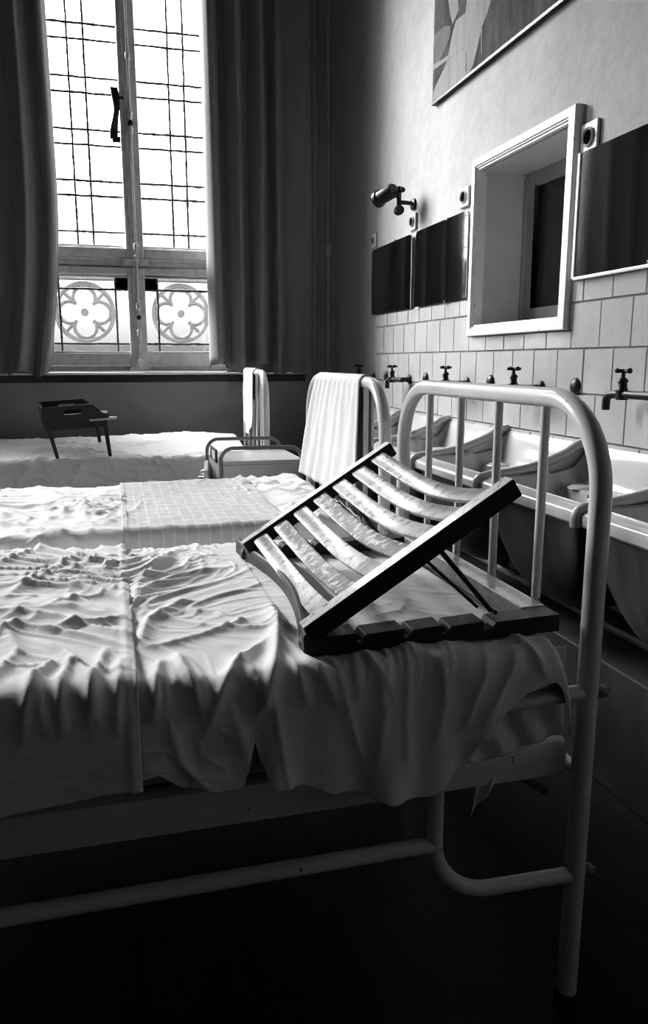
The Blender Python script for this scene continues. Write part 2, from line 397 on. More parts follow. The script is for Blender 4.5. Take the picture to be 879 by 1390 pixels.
def folds(x0, x1, n, amp, y, seed, tail=None):
    rnd = random.Random(seed); pts = []; w = (x1-x0)/n
    for k in range(n+1):
        x = x0+w*k+rnd.uniform(-.12, .12)*w; pts.append((x, y+(amp if k % 2 else -amp)*rnd.uniform(.55, 1.2)))
    return pts
cR = [(.636, yc+.06), (.625, yc-.01), (.66, yc-.08), (.70, yc-.085), (.725, yc+.0), (.735, yc+.05), (.775, yc+.06), (.80, yc-.06), (.825, yc-.12), (.85, yc-.10), (.865, yc+.03), (.90, yc+.07), (.935, yc+.03), (.955, yc-.08), (.985, yc-.11),
      (1.01, yc-.03), (1.03, yc+.06), (1.07, yc+.06), (1.09, yc-.05), (1.125, yc-.03), (1.16, yc+.055), (1.25, yc+.06), (1.33, yc+.05), (1.345, yc+.065), (1.372, yc+.04), (1.378, yc+.08)]
curtain('curtain', cR, 1.085, 4.45, 1, 'dark heavy curtain hanging in folds right of the tall leaded window', hem=lambda u: (.03*math.sin(u*14)+.015) if u < .62 else -.02)
cL = [(-1.35, yc+.03), (-1.25, yc-.05), (-1.15, yc+.05), (-1.05, yc-.06), (-.95, yc+.04), (-.86, yc-.05), (-.78, yc+.06), (-.70, yc-.02), (-.64, yc-.07), (-.585, yc+.05), (-.53, yc+.06), (-.48, yc-.05), (-.44, yc-.07), (-.40, yc+.03), (-.36, yc+.05), (-.325, yc-.03), (-.29, yc-.02), (-.275, yc+.05)]
c2 = curtain('curtain', cL, 1.07, 4.45, 2, 'dark heavy curtain gathered left of the tall leaded window', hem=lambda u: .04*math.sin(u*20)*.5)
for vtx in c2.data.vertices:      # drawn back to the left near its foot
    k = max(0, min(1, (2.3-vtx.co.z)/1.25)); vtx.co.x -= .12*k*k*(1 if vtx.co.x > -.75 else .3)
cF = folds(-1.95, -1.60, 6, .05, yc, 5)
curtain('curtain', cF, 1.05, 4.45, 4, 'dark curtain hanging right of the second window further left')
cG = folds(-4.1, -3.5, 9, .05, yc, 6)
curtain('curtain', cG, 1.05, 4.45, 6, 'dark curtain at the far left end of the window wall')
# conduit in the corner
cd = MB(); cd.tube([(1.462, D-.026, .0), (1.462, D-.026, 4.6)], .009, 10)
cdo = cd.build('conduit_pipe', M['grey_trim'], None, smooth='auto'); tag(cdo, 'thin grey conduit pipe running up the dark corner beside the right curtain', 'pipe')
MB().box(1.448, 1.478, D-.035, D-.001, 1.85, 1.93).build('junction_box', M['grey_trim'], cdo, bevel=.004)

# ------------------------------------------------------------------ wall tiles
def tiles():
    mb = MB(); g = MB(); rnd = random.Random(3)
    zs = [(1.348, 1.419, .0), (1.193, 1.344, .0), (1.041, 1.189, .5), (.888, 1.037, .0), (.733, .884, .5)]
    for z0, z1, off in zs:
        tw = .1625; y = 4.52
        if off: edges = [4.52, 4.52-.235+.0]
        else: edges = [4.52]
        base = 4.376+(.081 if off else 0)
        ys = []; yy = base
        while yy > .2: ys.append(yy); yy -= tw
        ys = [4.52]+[v for v in ys if v < 4.47]
        if z0 > 1.34: ys = [4.52]+[v for v in [4.32-tw*k for k in range(26)]]
        for a, b in zip(ys, ys[1:]):
            segs = [(b+.0015, a-.0015, z0, z1)]
            if z1 > 1.25:  # leave room for the hatch frame
                fy0, fy1, fz = 2.44, 3.225, 1.256
                ya, yb = b+.0015, a-.0015
                if ya < fy1 and yb > fy0:
                    segs = []
                    if z0 < fz: segs.append((ya, yb, z0, fz-.002))
                    if yb > fy1 and yb-fy1 > .01: segs.append((fy1, yb, max(z0, fz) if z0 < fz else z0, z1))
                    if ya < fy0 and fy0-ya > .01: segs.append((ya, fy0, max(z0, fz) if z0 < fz else z0, z1))
            for (p, q, r_, s_) in segs:
                if q-p < .004 or s_-r_ < .004: continue
                t1, t2 = rnd.uniform(-.0006, .0006), rnd.uniform(-.0006, .0006)
                x = W-.0095; e = .0025
                vs = [(W-.004, p, r_), (W-.004, q, r_), (W-.004, q, s_), (W-.004, p, s_),
                      (x+t1, p+e, r_+e), (x+t2, q-e, r_+e), (x+t2, q-e, s_-e), (x+t1, p+e, s_-e)]
                mb.add(vs, [(4, 5, 6, 7), (0, 1, 5, 4), (1, 2, 6, 5), (2, 3, 7, 6), (3, 0, 4, 7)])
    g.box(W-.0045, W+.001, .2, 4.52, .70, 1.254); g.box(W-.0045, W+.001, 3.226, 4.52, 1.254, 1.419); g.box(W-.0045, W+.001, .2, 2.439, 1.254, 1.419)
    root = g.build('trim_3', M['grout']); struct(root)
    mb.build('wall_tiles', M['tile'], root)
tiles()

# ------------------------------------------------------------------ hatch in the wall
h = empty('window_2', (0, 0, 0), kind='structure')
fr = MB(); fw = .045; a0, a1, b0, b1 = 2.445, 3.222, 1.256, 1.985
X0, X1 = W-.035, W+.0
prof = [(0, 0), (0, .022), (.004, .027), (.042, .027), (.045, .021), (.051, .021), (.054, .014), (.064, .014)]   # across the moulding: inset, height
rows = []
for ins, hgt in prof:
    x = W-.004-hgt
    rows.append([(x, a0+ins, b0+ins*.75), (x, a1-ins*.70, b0+ins*.75), (x, a1-ins*.70, b1-ins*.70), (x, a0+ins, b1-ins*.7), (x, a0+ins, b0+ins*.75)])
rows.insert(0, [(W+.002, p[1], p[2]) for p in rows[0]]); rows.append([(W+.02, p[1], p[2]) for p in rows[-1]])
fr.grid(rows); fr.build('hatch_frame', M['white_trim'], h, bevel=.0015)
rv = MB()
xi = 1.76
rv.box(W+.001, xi, OY1-.004, OY1-.001, OZ0+.004, OZ1-.004); rv.box(W+.001, xi, OY0+.001, OY0+.004, OZ0+.004, OZ1-.004); rv.box(W+.001, xi, OY0+.001, OY1-.001, OZ1-.004, OZ1-.001); rv.box(W+.001, xi, OY0+.001, OY1-.001, OZ0+.001, OZ0+.004)
rv.build('recess_lining', M['reveal'], h)
bf = MB()
bf.box(xi, xi+.04, OY1-.075, OY1-.004, OZ0+.004, OZ1-.004); bf.box(xi, xi+.04, OY0+.004, OY0+.06, OZ0+.004, OZ1-.004); bf.box(xi, xi+.04, OY0+.06, OY1-.075, OZ1-.06, OZ1-.004); bf.box(xi, xi+.04, OY0+.06, OY1-.075, OZ0+.004, OZ0+.075)
sash = bf.build('inner_sash', M['grey_trim'], h, bevel=.005)
MB().box(xi-.012, xi+.002, OY1-.024, OY1-.0045, OZ0+.006, OZ1-.02).build('sash_bead', M['grey_trim'], sash, bevel=.003)
MB().box(xi+.022, xi+.03, OY0+.05, OY1-.07, OZ0+.07, OZ1-.05).build('inner_pane', M['black_pane'], sash)

# ------------------------------------------------------------------ mirrors and sockets on the wall
def mirror(y0, y1, z0, z1, label, r=.03, frame=False):
    poly = []
    for cy_, cz_, a0_ in ((y0+r, z1-r, 90), (y0+.004, z0+.004, 180), (y1-.004, z0+.004, 270), (y1-r, z1-r, 0)):
        rr = r if cz_ == z1-r else .004
        for k in range(7):
            a = R(a0_+90*k/6); poly.append((cy_+rr*math.cos(a), cz_+rr*math.sin(a)))
    b = MB().prism(poly, W-.019, W-.0125, 'yz').build('wall_mirror', M['mirror'], None)
    tag(b, label, 'mirror', 'mirrors above the washbasins')
    for y in (y0+.35*(y1-y0),):
        MB().box(W-.024, W-.0095, y, y+.018, z0-.006, z0+.008).build('mirror_clip', M['chrome'], b, bevel=.001)
        MB().box(W-.024, W-.0, y, y+.018, z1-.008, z1+.006).build('mirror_clip', M['chrome'], b, bevel=.001)
    if frame:
        MB().box(W-.024, W-.005, y1-.001, y1+.014, z0-.006, z1).build('side_strip', M['white_trim'], b, bevel=.002)
        MB().box(W-.026, W-.009, y0, y1, z0-.012, z0-.001).build('bottom_ledge', M['white_trim'], b, bevel=.002)
    return b
mirror(3.945, 4.585, 1.424, 1.797, 'dark mirror nearest the room corner, leftmost of the three wall mirrors')
mirror(3.27, 3.885, 1.424, 1.797, 'dark mirror with rounded corner between the corner mirror and the white hatch frame')
mirror(1.80, 2.415, 1.43, 1.825, 'large dark mirror right of the white framed hatch', r=.012, frame=True)
def socket(y, z, s, label):
    e = empty('wall_socket', (W, y, z), label=label, cat='socket', group='round sockets above the mirrors')
    MB().box(-.012, -.0005, -s, s, -s*1.0, s*1.0).build('plate', M['switch'], e, bevel=.005)
    MB().lathe([(s*.62, 0), (s*.64, .006), (s*.56, .009), (s*.48, .005), (s*.44, .001)], (-.012, 0, 0), 'x', 24, tilt=Matrix.Rotation(math.pi, 3, 'Z')).build('ring', M['switch'], e, smooth='auto')
    MB().lathe([(0, 0), (s*.46, 0), (s*.46, .004), (s*.42, .0045), (0, .0045)], (-.0125, 0, 0), 'x', 24, tilt=Matrix.Rotation(math.pi, 3, 'Z')).build('socket_hole', M['hole'], e, smooth='auto')
socket(4.583, 1.853, .040, 'small ivory wall socket above the mirror nearest the corner')
socket(3.955, 1.858, .042, 'ivory wall socket directly below the black wall lamp')
socket(3.335, 1.862, .043, 'ivory wall socket left of the white framed hatch')
socket(2.392, 1.868, .048, 'large ivory wall socket right of the white framed hatch')

# black adjustable wall lamp
lp = empty('wall_lamp', (W, 3.96, 1.955), label='black cylindrical wall lamp on a jointed bracket above the mirrors', cat='lamp')
MB().lathe([(0, 0), (.030, 0), (.030, .012), (.012, .02), (0, .02)], (0, 0, -.01), 'x', 20, tilt=Matrix.Rotation(math.pi, 3, 'Z')).build('wall_plate', M['black_metal'], lp, smooth='auto')
ar = MB(); ar.tube(fillet([(-.01, 0, -.005), (-.085, -.01, -.005), (-.10, -.02, .035), (-.13, -.02, .04)], .012, 4), .011, 10); ar.tube([(-.088, -.01, -.055), (-.088, -.01, .07)], .012, 10)
ar.tube([(-.088, -.045, .045), (-.088, .03, .045)], .008, 8)
arm = ar.build('arm', M['black_metal'], lp, smooth='auto')
MB().lathe([(0, -.02), (.022, -.02), (.025, 0), (.022, .02), (0, .02)], (-.088, -.01, -.045), 'y', 16).build('joint', M['black_metal'], arm, smooth='auto')
MB().lathe([(0, -.008), (.013, -.008), (.013, .008), (0, .008)], (-.088, -.055, .045), 'y', 8).build('wing_screw', M['black_metal'], arm, smooth='auto')
ax = Vector((-.07, .16, -.04)).normalized(); tl = ax.to_track_quat('Z', 'Y').to_matrix()
MB().lathe([(0, -.012), (.030, -.010), (.036, 0), (.036, .095), (.042, .10), (.042, .12), (.036, .12), (.034, .09), (0, .09)], (-.13, -.03, .045), 'z', 28, tilt=tl).build('lamp_shade', M['black_metal'], lp, smooth='auto')

# ------------------------------------------------------------------ picture high on the wall
pc = empty('wall_picture', (0, 0, 0), label='large grey picture of a pale robed shape hanging high on the wall', cat='picture')
MB().box(W-.018, W-.001, 1.55, 3.71, 2.356, 3.75).build('picture_board', M['print_grey'], pc, bevel=.001)
MB().box(W-.022, W-.001, 1.55, 3.71, 2.342, 2.355).build('bottom_strip', M['black_metal'], pc, bevel=.001)
def flat(poly, name, m, lift):
    MB().prism(poly, W-.018-lift, W-.0185, 'yz').build(name, m, pc)
flat([(3.08, 3.5), (3.10, 2.8), (3.122, 2.6), (3.125, 2.564), (3.156, 2.524), (3.203, 2.489), (3.235, 2.428), (3.268, 2.379), (3.30, 2.358), (3.66, 2.358), (3.70, 2.358), (3.70, 2.40), (3.66, 2.424), (3.553, 2.474), (3.492, 2.583), (3.461, 2.616), (3.364, 2.61), (3.352, 2.654), (3.347, 2.75), (3.30, 3.0), (3.36, 3.5)], 'pale_robe_shape', M['print_pale'], .0012)
flat([(3.70, 2.646), (3.583, 2.639), (3.512, 2.616), (3.517, 2.572), (3.575, 2.534), (3.66, 2.50), (3.70, 2.50)], 'grey_sleeve_shape', M['print_mid'], .0016)
flat([(3.70, 2.495), (3.369, 2.475), (3.37, 2.485), (3.70, 2.518)], 'pale_stripe', M['print_pale'], .002)
flat([(3.56, 2.76), (3.452, 2.713), (3.431, 2.648), (3.495, 2.616), (3.524, 2.665)], 'pale_cuff_shape', M['print_pale'], .0016)
flat([(3.206, 2.49), (3.196, 2.489), (3.189, 2.391), (3.197, 2.391)], 'pale_cord_line', M['print_pale'], .0016)
flat([(3.345, 2.45), (3.34, 2.45), (3.33, 2.37), (3.345, 2.37)], 'fold_line', M['print_mid'], .002)

# ------------------------------------------------------------------ washbasins
DIV = spline([(1.548, 0, .893), (1.50, 0, .885), (1.447, 0, .855), (1.34, 0, .817), (1.24, 0, .799), (1.175, 0, .792), (1.142, 0, .784), (1.130, 0, .766), (1.131, 0, .742)], 6)
BW = .571
def divz(x):
    pr = sorted([(p.x, p.z) for p in DIV]); 
    for (a, b), (c, d) in zip(pr, pr[1:]):
        if a <= x <= c: return b+(d-b)*(x-a)/max(1e-9, c-a)
    return pr[0][1] if x < pr[0][0] else pr[-1][1]
def sm(a, b, x):
    t = max(0., min(1., (x-a)/(b-a))); return t*t*(3-2*t)
def make_basin():
    root = empty('washbasin', (W, 0, 0), cat='washbasin', group='row of ceramic washbasins along the tiled wall')
    top = MB(); rows = []; nx, ny = 46, 40; x0 = 1.14
    for i in range(nx+1):
        x = x0+(W-.006-x0)*i/nx; row = []
        for j in range(ny+1):
            y = .013+(BW-.034)*j/ny; e = min(y, BW-y)
            rim = .783
            base = rim-.013*sm(.035, 0, x-x0)
            dep = sm(.035, .065, x-x0)*(1-sm(.245, .275, x-x0))*sm(.03, .075, e)
            ledge = sm(.235, .25, x-x0)
            z = base-.15*dep-.035*ledge*(1-dep)
            t = sm(.33, .404, x-x0)
            z = max(z, z*(1-t)+.878*t) if t > 0 else z
            z -= .006*sm(.395, .402, x-x0)
            s_ = sm(.045, .0, e)*sm(.05, .10, x-x0)
            z = z*(1-s_)+max(z, divz(x)-.025)*s_
            row.append((x-W, y, z))
        rows.append(row)
    top.grid(rows)
    # front lip and the apron under it
    fr_ = []
    for k, (dx, z) in enumerate([(0, .770), (-.006, .764), (-.008, .755), (-.007, .738), (0, .731), (.02, .730)]):
        fr_.append([(x0-W+dx, .013+(BW-.034)*j/ny, z) for j in range(ny+1)])
    top.grid(fr_)
    t_ = top.build('basin_top', M['ceramic'], root, smooth='auto')
    un = MB(); rows = []
    for i in range(25):
        x = x0+.012+(W-.012-x0)*i/24; row = []
        for j in range(31):
            y = .014+(BW-.036)*j/30; a = 1-((i/24-.5)*2)**4; b = 1-abs((j/30-.5)*2)**3.2
            row.append((x-W, y, .732-.30*max(0, a)**.6*max(0, b)**.55))
        rows.append(row)
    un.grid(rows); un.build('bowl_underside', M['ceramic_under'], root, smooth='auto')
    # scrolled divider: a thick roll over a thin web
    dv = MB(); dv.tube([(p.x-W, -.004, p.z-.010) for p in DIV], [.0165]*len(DIV), 14)
    dvo = dv.build('divider', M['ceramic'], root, smooth='auto')
    wb = MB(); wb.grid([[(p.x-W, .004, p.z-.012), (p.x-W, .004, max(.70, min(p.z-.05, .72)))] for p in DIV if p.x > 1.165]); wb.build('divider_web', M['ceramic'], dvo, solid=.008)
    # soap bump and overflow hole
    MB().lathe([(0, .012), (.03, .011), (.042, .006), (.048, 0)], (-.105, BW-.12, .747), n=20).build('soap_rest', M['ceramic'], t_, smooth=True)
    MB().lathe([(.011, 0), (.012, .004), (.008, .005), (.007, -.004), (0, -.004)], (-.163, BW*.56, .742), 'x', 16, tilt=Matrix.Rotation(math.pi*.9, 3, 'Z')).build('overflow_hole', M['chrome'], t_, smooth=True)
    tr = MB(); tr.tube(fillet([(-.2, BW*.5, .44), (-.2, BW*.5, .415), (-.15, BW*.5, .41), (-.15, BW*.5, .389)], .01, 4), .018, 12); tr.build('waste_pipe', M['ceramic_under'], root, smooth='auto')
    return root
BN = ['ceramic washbasin nearest the corner, behind the towel-hung headboard', 'ceramic washbasin under the window-side mirrors, second from the corner', 'ceramic washbasin seen through the left bars of the near headboard',
      'ceramic washbasin seen through the right bars of the near headboard', 'ceramic washbasin right of the near headboard post', 'ceramic washbasin nearest the viewer at the right edge']
bs = make_basin()
for k in range(6):
    b_ = bs if k == 0 else copy_tree(bs)
    b_.location = (W, 3.995-k*BW, 0); b_['label'] = BN[k]
# plinth under the basins and the pipe lying on it
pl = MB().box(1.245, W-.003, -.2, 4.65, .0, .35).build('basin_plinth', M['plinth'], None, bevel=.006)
tag(pl, 'long dark cement plinth under the row of washbasins', 'plinth')
o = MB().tube([(1.40, -.2, .372), (1.40, 4.6, .372)], .016, 14).build('drain_pipe', M['rail_paint'], None, smooth='auto'); tag(o, 'long grey drain pipe lying on the plinth beneath the washbasins', 'pipe')

def make_tap():
    root = empty('wall_tap', (W, 0, 1.052), cat='tap', group='black taps above the washbasins')
    b = MB(); b.tube(fillet([(-.085, -.16, 0), (-.085, .03, 0), (-.085, .075, -.005), (-.085, .075, -.05)], .022, 5), .0125, 12)
    b.tube([(-.085, -.075, 0), (-.009, -.075, 0)], .012, 12)
    bo = b.build('body', M['black_metal'], root, smooth='auto')
    MB().lathe([(0, .0), (.027, 0), (.024, .006), (.014, .016), (0, .018)], (-.0095, -.075, 0), 'x', 20, tilt=Matrix.Rotation(math.pi, 3, 'Z')).build('wall_flange', M['black_metal'], bo, smooth='auto')
    MB().lathe([(0, .0), (.030, 0), (.028, .006), (.016, .014), (0, .016)], (-.0095, -.30, .012), 'x', 20, tilt=Matrix.Rotation(math.pi, 3, 'Z')).build('wall_flange', M['black_metal'], bo, smooth='auto')
    v = MB(); v.lathe([(0, -.016), (.018, -.016), (.019, .012), (.014, .018), (.013, .034), (.017, .038), (.013, .046), (.006, .05), (.006, .066), (0, .066)], (-.085, 0, 0), n=16)
    vo = v.build('valve', M['black_metal'], root, smooth='auto')
    hd = MB(); hd.tube([(-.085, -.031, .070), (-.085, -.02, .068), (-.085, .02, .068), (-.085, .031, .070)], [.0085, .005, .005, .0085], 10); hd.tube([(-.112, 0, .069), (-.058, 0, .069)], .0055, 10)
    hd.build('tap_handle', M['black_metal'], vo, smooth=True)
    return root
TN = ['black wall tap in the corner behind the towel-hung headboard', 'black wall tap with curved spout between the two nearest headboards', 'black wall tap just above the left end of the near headboard rail', 'black wall tap above the middle of the near headboard rail', 'black wall tap right of the near headboard with its spout turned down']
tp = make_tap()
for k, y in enumerate((4.62, 4.02, 3.31, 2.68, 2.02)):
    t_ = tp if k == 0 else copy_tree(tp); t_.location = (W, y, 1.052); t_['label'] = TN[k]

# ------------------------------------------------------------------ beds
BWD = .875
def make_bed():
    root = empty('hospital_bed', (0, 0, 0), cat='bed', group='white enamelled hospital beds')
    h = MB(); h.tube(fillet([(0, 0, .0), (0, 0, 1.087), (0, BWD, 1.087), (0, BWD, 0)], .150, 14), .0178, 18)
    hb = h.build('headboard_frame', M['paint'], root, smooth='auto')
    for k in range(4):
        MB().tube([(0, BWD*(k+1)/5+.002, .455), (0, BWD*(k+1)/5+.002, 1.08)], .0086, 12).build('headboard_bar', M['paint'], root, smooth='auto')
    MB().tube([(0, .01, .455), (0, BWD-.01, .455)], .012, 12).build('headboard_crossbar', M['paint'], root, smooth='auto')
    for y in (0, BWD):
        for z in (.605, .268):
            MB().lathe([(0, 0), (.007, 0), (.007, .006), (.012, .008), (.012, .016), (.005, .017), (.005, .026), (0, .026)], (.016, y, z), 'x', 8, tilt=None).build('wing_nut', M['rail_paint'], hb, smooth='auto')
        MB().lathe([(0, 0), (.021, 0), (.022, .02), (.019, .03), (0, .03)], (0, y, 0), n=16).build('foot_cap', M['black_metal'], hb, smooth='auto')
    L = -2.0
    f = MB(); f.tube(fillet([(L, 0, 0), (L, 0, .88), (L, BWD, .88), (L, BWD, 0)], .125, 12), .0178, 18)
    f.build('footboard_frame', M['paint'], root, smooth='auto')
    for k in range(4):
        MB().tube([(L, BWD*(k+1)/5, .455), (L, BWD*(k+1)/5, .875)], .0086, 12).build('footboard_bar', M['paint'], root, smooth='auto')
    MB().tube([(L, .01, .455), (L, BWD-.01, .455)], .012, 12).build('footboard_crossbar', M['paint'], root, smooth='auto')
    for s, y in ((1, .022), (-1, BWD-.022)):
        pr = [(0, .448), (0, .492), (.006, .506), (.018, .512), (.034, .510), (.034, .504), (.012, .502), (.006, .492), (.006, .452), (.034, .452), (.034, .446)]
        rr = MB(); rr.grid([[(x, y+s*a, b) for a, b in pr+[pr[0]]] for x in (-.018, L+.018)])
        rr.build('side_rail', M['paint'], root, smooth='auto')
    for y in (.0, BWD):
        lo = MB(); lo.tube(fillet([(-.010, y, .607), (-.268, y, .598), (-.268, y, .272), (-.012, y, .266)], [.09, .105], 12), .0135, 14)
        lo.build('side_loop', M['paint'], root, smooth='auto')
        lo = MB(); lo.tube(fillet([(L+.01, y, .607), (L+.268, y, .598), (L+.268, y, .272), (L+.012, y, .266)], [.09, .105], 12), .0135, 14)
        lo.build('side_loop', M['paint'], root, smooth='auto')
        MB().tube([(-.258, y, .370), (L+.258, y, .372)], .0132, 14).build('lower_rail', M['paint'], root, smooth='auto')
    sp = MB()
    for k in range(19): sp.box(-.06-k*.104, -.10-k*.104, .05, BWD-.05, .508, .512)
    sp.build('spring_base', M['black_metal'], root)
    br = MB(); br.tube([(-.16, .16, .46), (-.03, .05, .40)], .009, 10); br.build('corner_brace', M['rail_paint'], root, smooth='auto')
    return root
beds = [make_bed()]; beds.append(copy_tree(beds[0])); beds.append(copy_tree(beds[0]))
BL = [((.74, 1.055, 0), 0), ((.74, 2.080, 0), 0), ((.764, 4.0, 0), R(-2.5))]
BLAB = ['white enamelled tubular hospital bed in front, with the slatted backrest on it', 'white enamelled hospital bed in the middle, its headboard hung with a wide towel', 'white enamelled hospital bed furthest away under the window, with a tray table on it']
for b, (l, a), t in zip(beds, BL, BLAB): b.location = l; b.rotation_euler = (0, 0, a); b['label'] = t

def mattress(loc, rz, y0, y1, ztop, label, z0=.513):
    e = []; nx, ny = 50, 26; x0, x1 = -1.955, -.035
    mb = MB(); r = .035
    def ring(t):   # superellipse corners
        return t
    prof = [(.022, z0), (.004, z0+.02), (0, z0+.05), (.0, ztop-.05), (.006, ztop-.018), (.024, ztop-.004), (.06, ztop)]
    rows = []
    for ins, z in prof:
        row = []; a, b, c, d = x0+ins, x1-ins, y0+ins, y1-ins; rc = .05
        for cx_, cy_, st_ in ((b-rc, d-rc, 0), (a+rc, d-rc, 90), (a+rc, c+rc, 180), (b-rc, c+rc, 270)):
            for k in range(7): row.append((cx_+rc*math.cos(R(st_+15*k)), cy_+rc*math.sin(R(st_+15*k)), z))
        row.append(row[0]); rows.append(row)
    mb.grid(rows); mb.add(rows[-1][:-1], [tuple(range(28))]); mb.add(rows[0][:-1], [tuple(range(28))])
    o = mb.build('mattress', M['ticking'], None, smooth='auto'); o.location = loc; o.rotation_euler = (0, 0, rz)
    return tag(o, label, 'mattress', 'mattresses on the hospital beds')
mattress(BL[0][0], 0, .035, BWD-.03, .690, 'pale mattress on the front bed under the crumpled sheets')
mattress(BL[1][0], 0, .035, BWD-.03, .688, 'pale mattress on the middle bed under the sheet and woven cover')
mattress(BL[2][0], BL[2][1], .0, BWD-.0, .655, 'pale mattress on the far bed under the white sheet')

# ------------------------------------------------------------------ sheets
def strokes_disp(strokes):
    segs = []
    for pts, wd, h in strokes:
        n = len(pts)-1
        for k, (a, b) in enumerate(zip(pts, pts[1:])): segs.append((a, b, wd, h, k/n, (k+1)/n))
    A = np.array([s[0] for s in segs], float); B = np.array([s[1] for s in segs], float)
    Wd = np.array([s[2] for s in segs]); Hh = np.array([s[3] for s in segs]); T0 = np.array([s[4] for s in segs]); T1 = np.array([s[5] for s in segs])
    idx = []; c = -1
    for pts, *_ in strokes:
        c += 1; idx += [c]*(len(pts)-1)
    idx = np.array(idx); ns = len(strokes); d = B-A; L2 = (d**2).sum(1)
    def f(x, y):
        px = np.array([x, y])-A; t = np.clip((px*d).sum(1)/L2, 0, 1); q = px-d*t[:, None]; dist = np.sqrt((q**2).sum(1))
        # gentle noise in the width keeps the crease from looking drawn
        u = T0+(T1-T0)*t; fade = np.minimum(1, np.minimum(u, 1-u)*4+.15)
        val = Hh*fade*np.exp(-(dist/Wd)**1.25)
        # strongest segment of each stroke counts once
        out = 0.
        best = np.zeros(ns)
        np.maximum.at(best, idx, np.abs(val)); sg = np.sign(Hh)
        first = {}
        for i, k in enumerate(idx): first.setdefault(int(k), sg[i])
        return float((best*np.array([first[k] for k in range(ns)])).sum())
    return f
def sheet(name, m, x0, x1, yN, yF, zt, hemN, hemF, disp, label, group=None, rot=None, nx=200, ntop=110, nside=46, rarc=.035, end=None, side=None, thick=.0022, crown=None):
    rows = []
    for i in range(nx+1):
        x = x0+(x1-x0)*i/nx; row = []
        zh = hemN(x); dist = max(.01, (zt-rarc)-zh)
        P = []
        for k in range(nside): P.append(('n', 1-k/nside))
        for k in range(10): P.append(('a', k/10))
        for k in range(ntop): P.append(('t', k/ntop))
        for k in range(8): P.append(('b', k/8))
        for k in range(11): P.append(('f', k/10))
        for kind, t in P:
            if kind == 'n':
                dd = dist*t; base = Vector((x, yN, zt-rarc-dd)); nrm = Vector((0, -1, 0)); yu = yN-rarc*.57-dd
            elif kind == 'a':
                a = math.pi/2*t; base = Vector((x, yN+rarc*(1-math.cos(a)), zt-rarc+rarc*math.sin(a))); nrm = Vector((0, -math.cos(a), math.sin(a))); yu = yN-rarc*.57+rarc*1.57*t; dd = 0
            elif kind == 't':
                y = yN+rarc+(yF-yN-2*rarc)*t; base = Vector((x, y, zt)); nrm = Vector((0, 0, 1)); yu = y; dd = 0
            elif kind == 'b':
                a = math.pi/2*t; base = Vector((x, yF-rarc*(1-math.sin(a)), zt-rarc+rarc*math.cos(a))); nrm = Vector((0, math.sin(a), math.cos(a))); yu = yF-rarc+rarc*1.57*t; dd = 0
            else:
                dd2 = (zt-rarc-hemF)*t; base = Vector((x, yF, zt-rarc-dd2)); nrm = Vector((0, 1, 0)); yu = yF+rarc*.57+dd2; dd = 0
            h = disp(x, yu)
            if kind in ('t',): h = max(h, -.006)
            if kind == 'f': h = .6*h+.004
            p = base+nrm*h
            if kind == 'n' and side: p += side(x, dd)
            if crown: p.z += crown(x, yu, kind)
            if end and x > x1-end[0]:
                u = (x-(x1-end[0]))/end[0]; p.z -= end[1]*u*u; p.x -= end[0]*.25*u*u
            row.append(tuple(p))
        rows.append(row)
    mb = MB(); mb.grid(rows); o = mb.build(name, m, None, smooth=True, solid=thick)
    if rot: o.location = rot[0]; o.rotation_euler = (0, 0, rot[1])
    return tag(o, label, 'sheet', group)
def ridged(x, y, s, z):
    return (1-abs(noise.noise(Vector((x*s, y*s, z)))*2))**2
def wrinkle(x, y, seed, amp=1., ax=1., ay=1.):
    w = noise.noise(Vector((x*2.3+seed, y*2.3, 1)))*.35; w2 = noise.noise(Vector((x*2.1, y*2.6+seed, 4)))*.35
    X, Y = x*ax+w, y*ay+w2
    a = ridged(X, Y, 5.5, seed)**3*.006
    b = ridged(X*.75+Y*.5, Y*1.4-.5*X, 9, seed+3)**3*.0055
    b2 = ridged(X*.6-Y*.5, Y*1.3+.3*X, 17, seed+13)**3*.0016
    c = noise.noise(Vector((X*4, Y*4, seed+9)))*.005
    d = ridged(X*.6+.3*Y, Y*1.2, 27, seed+5)**2*.0016+ridged(X*.9+.3*Y, Y, 55, seed+6)**2*.0007
    k = .45+1.2*max(0, noise.noise(Vector((x*2.7, y*2.7, seed+20)))+.3)
    return amp*((a+b+b2)*k+c+d*(.4+k))
def interp(pts):
    def f(x):
        if x <= pts[0][0]: return pts[0][1]
        for (a, b), (c, d) in zip(pts, pts[1:]):
            if x <= c: t = (x-a)/(c-a); t = t*t*(3-2*t); return b+(d-b)*t
        return pts[-1][1]
    return f
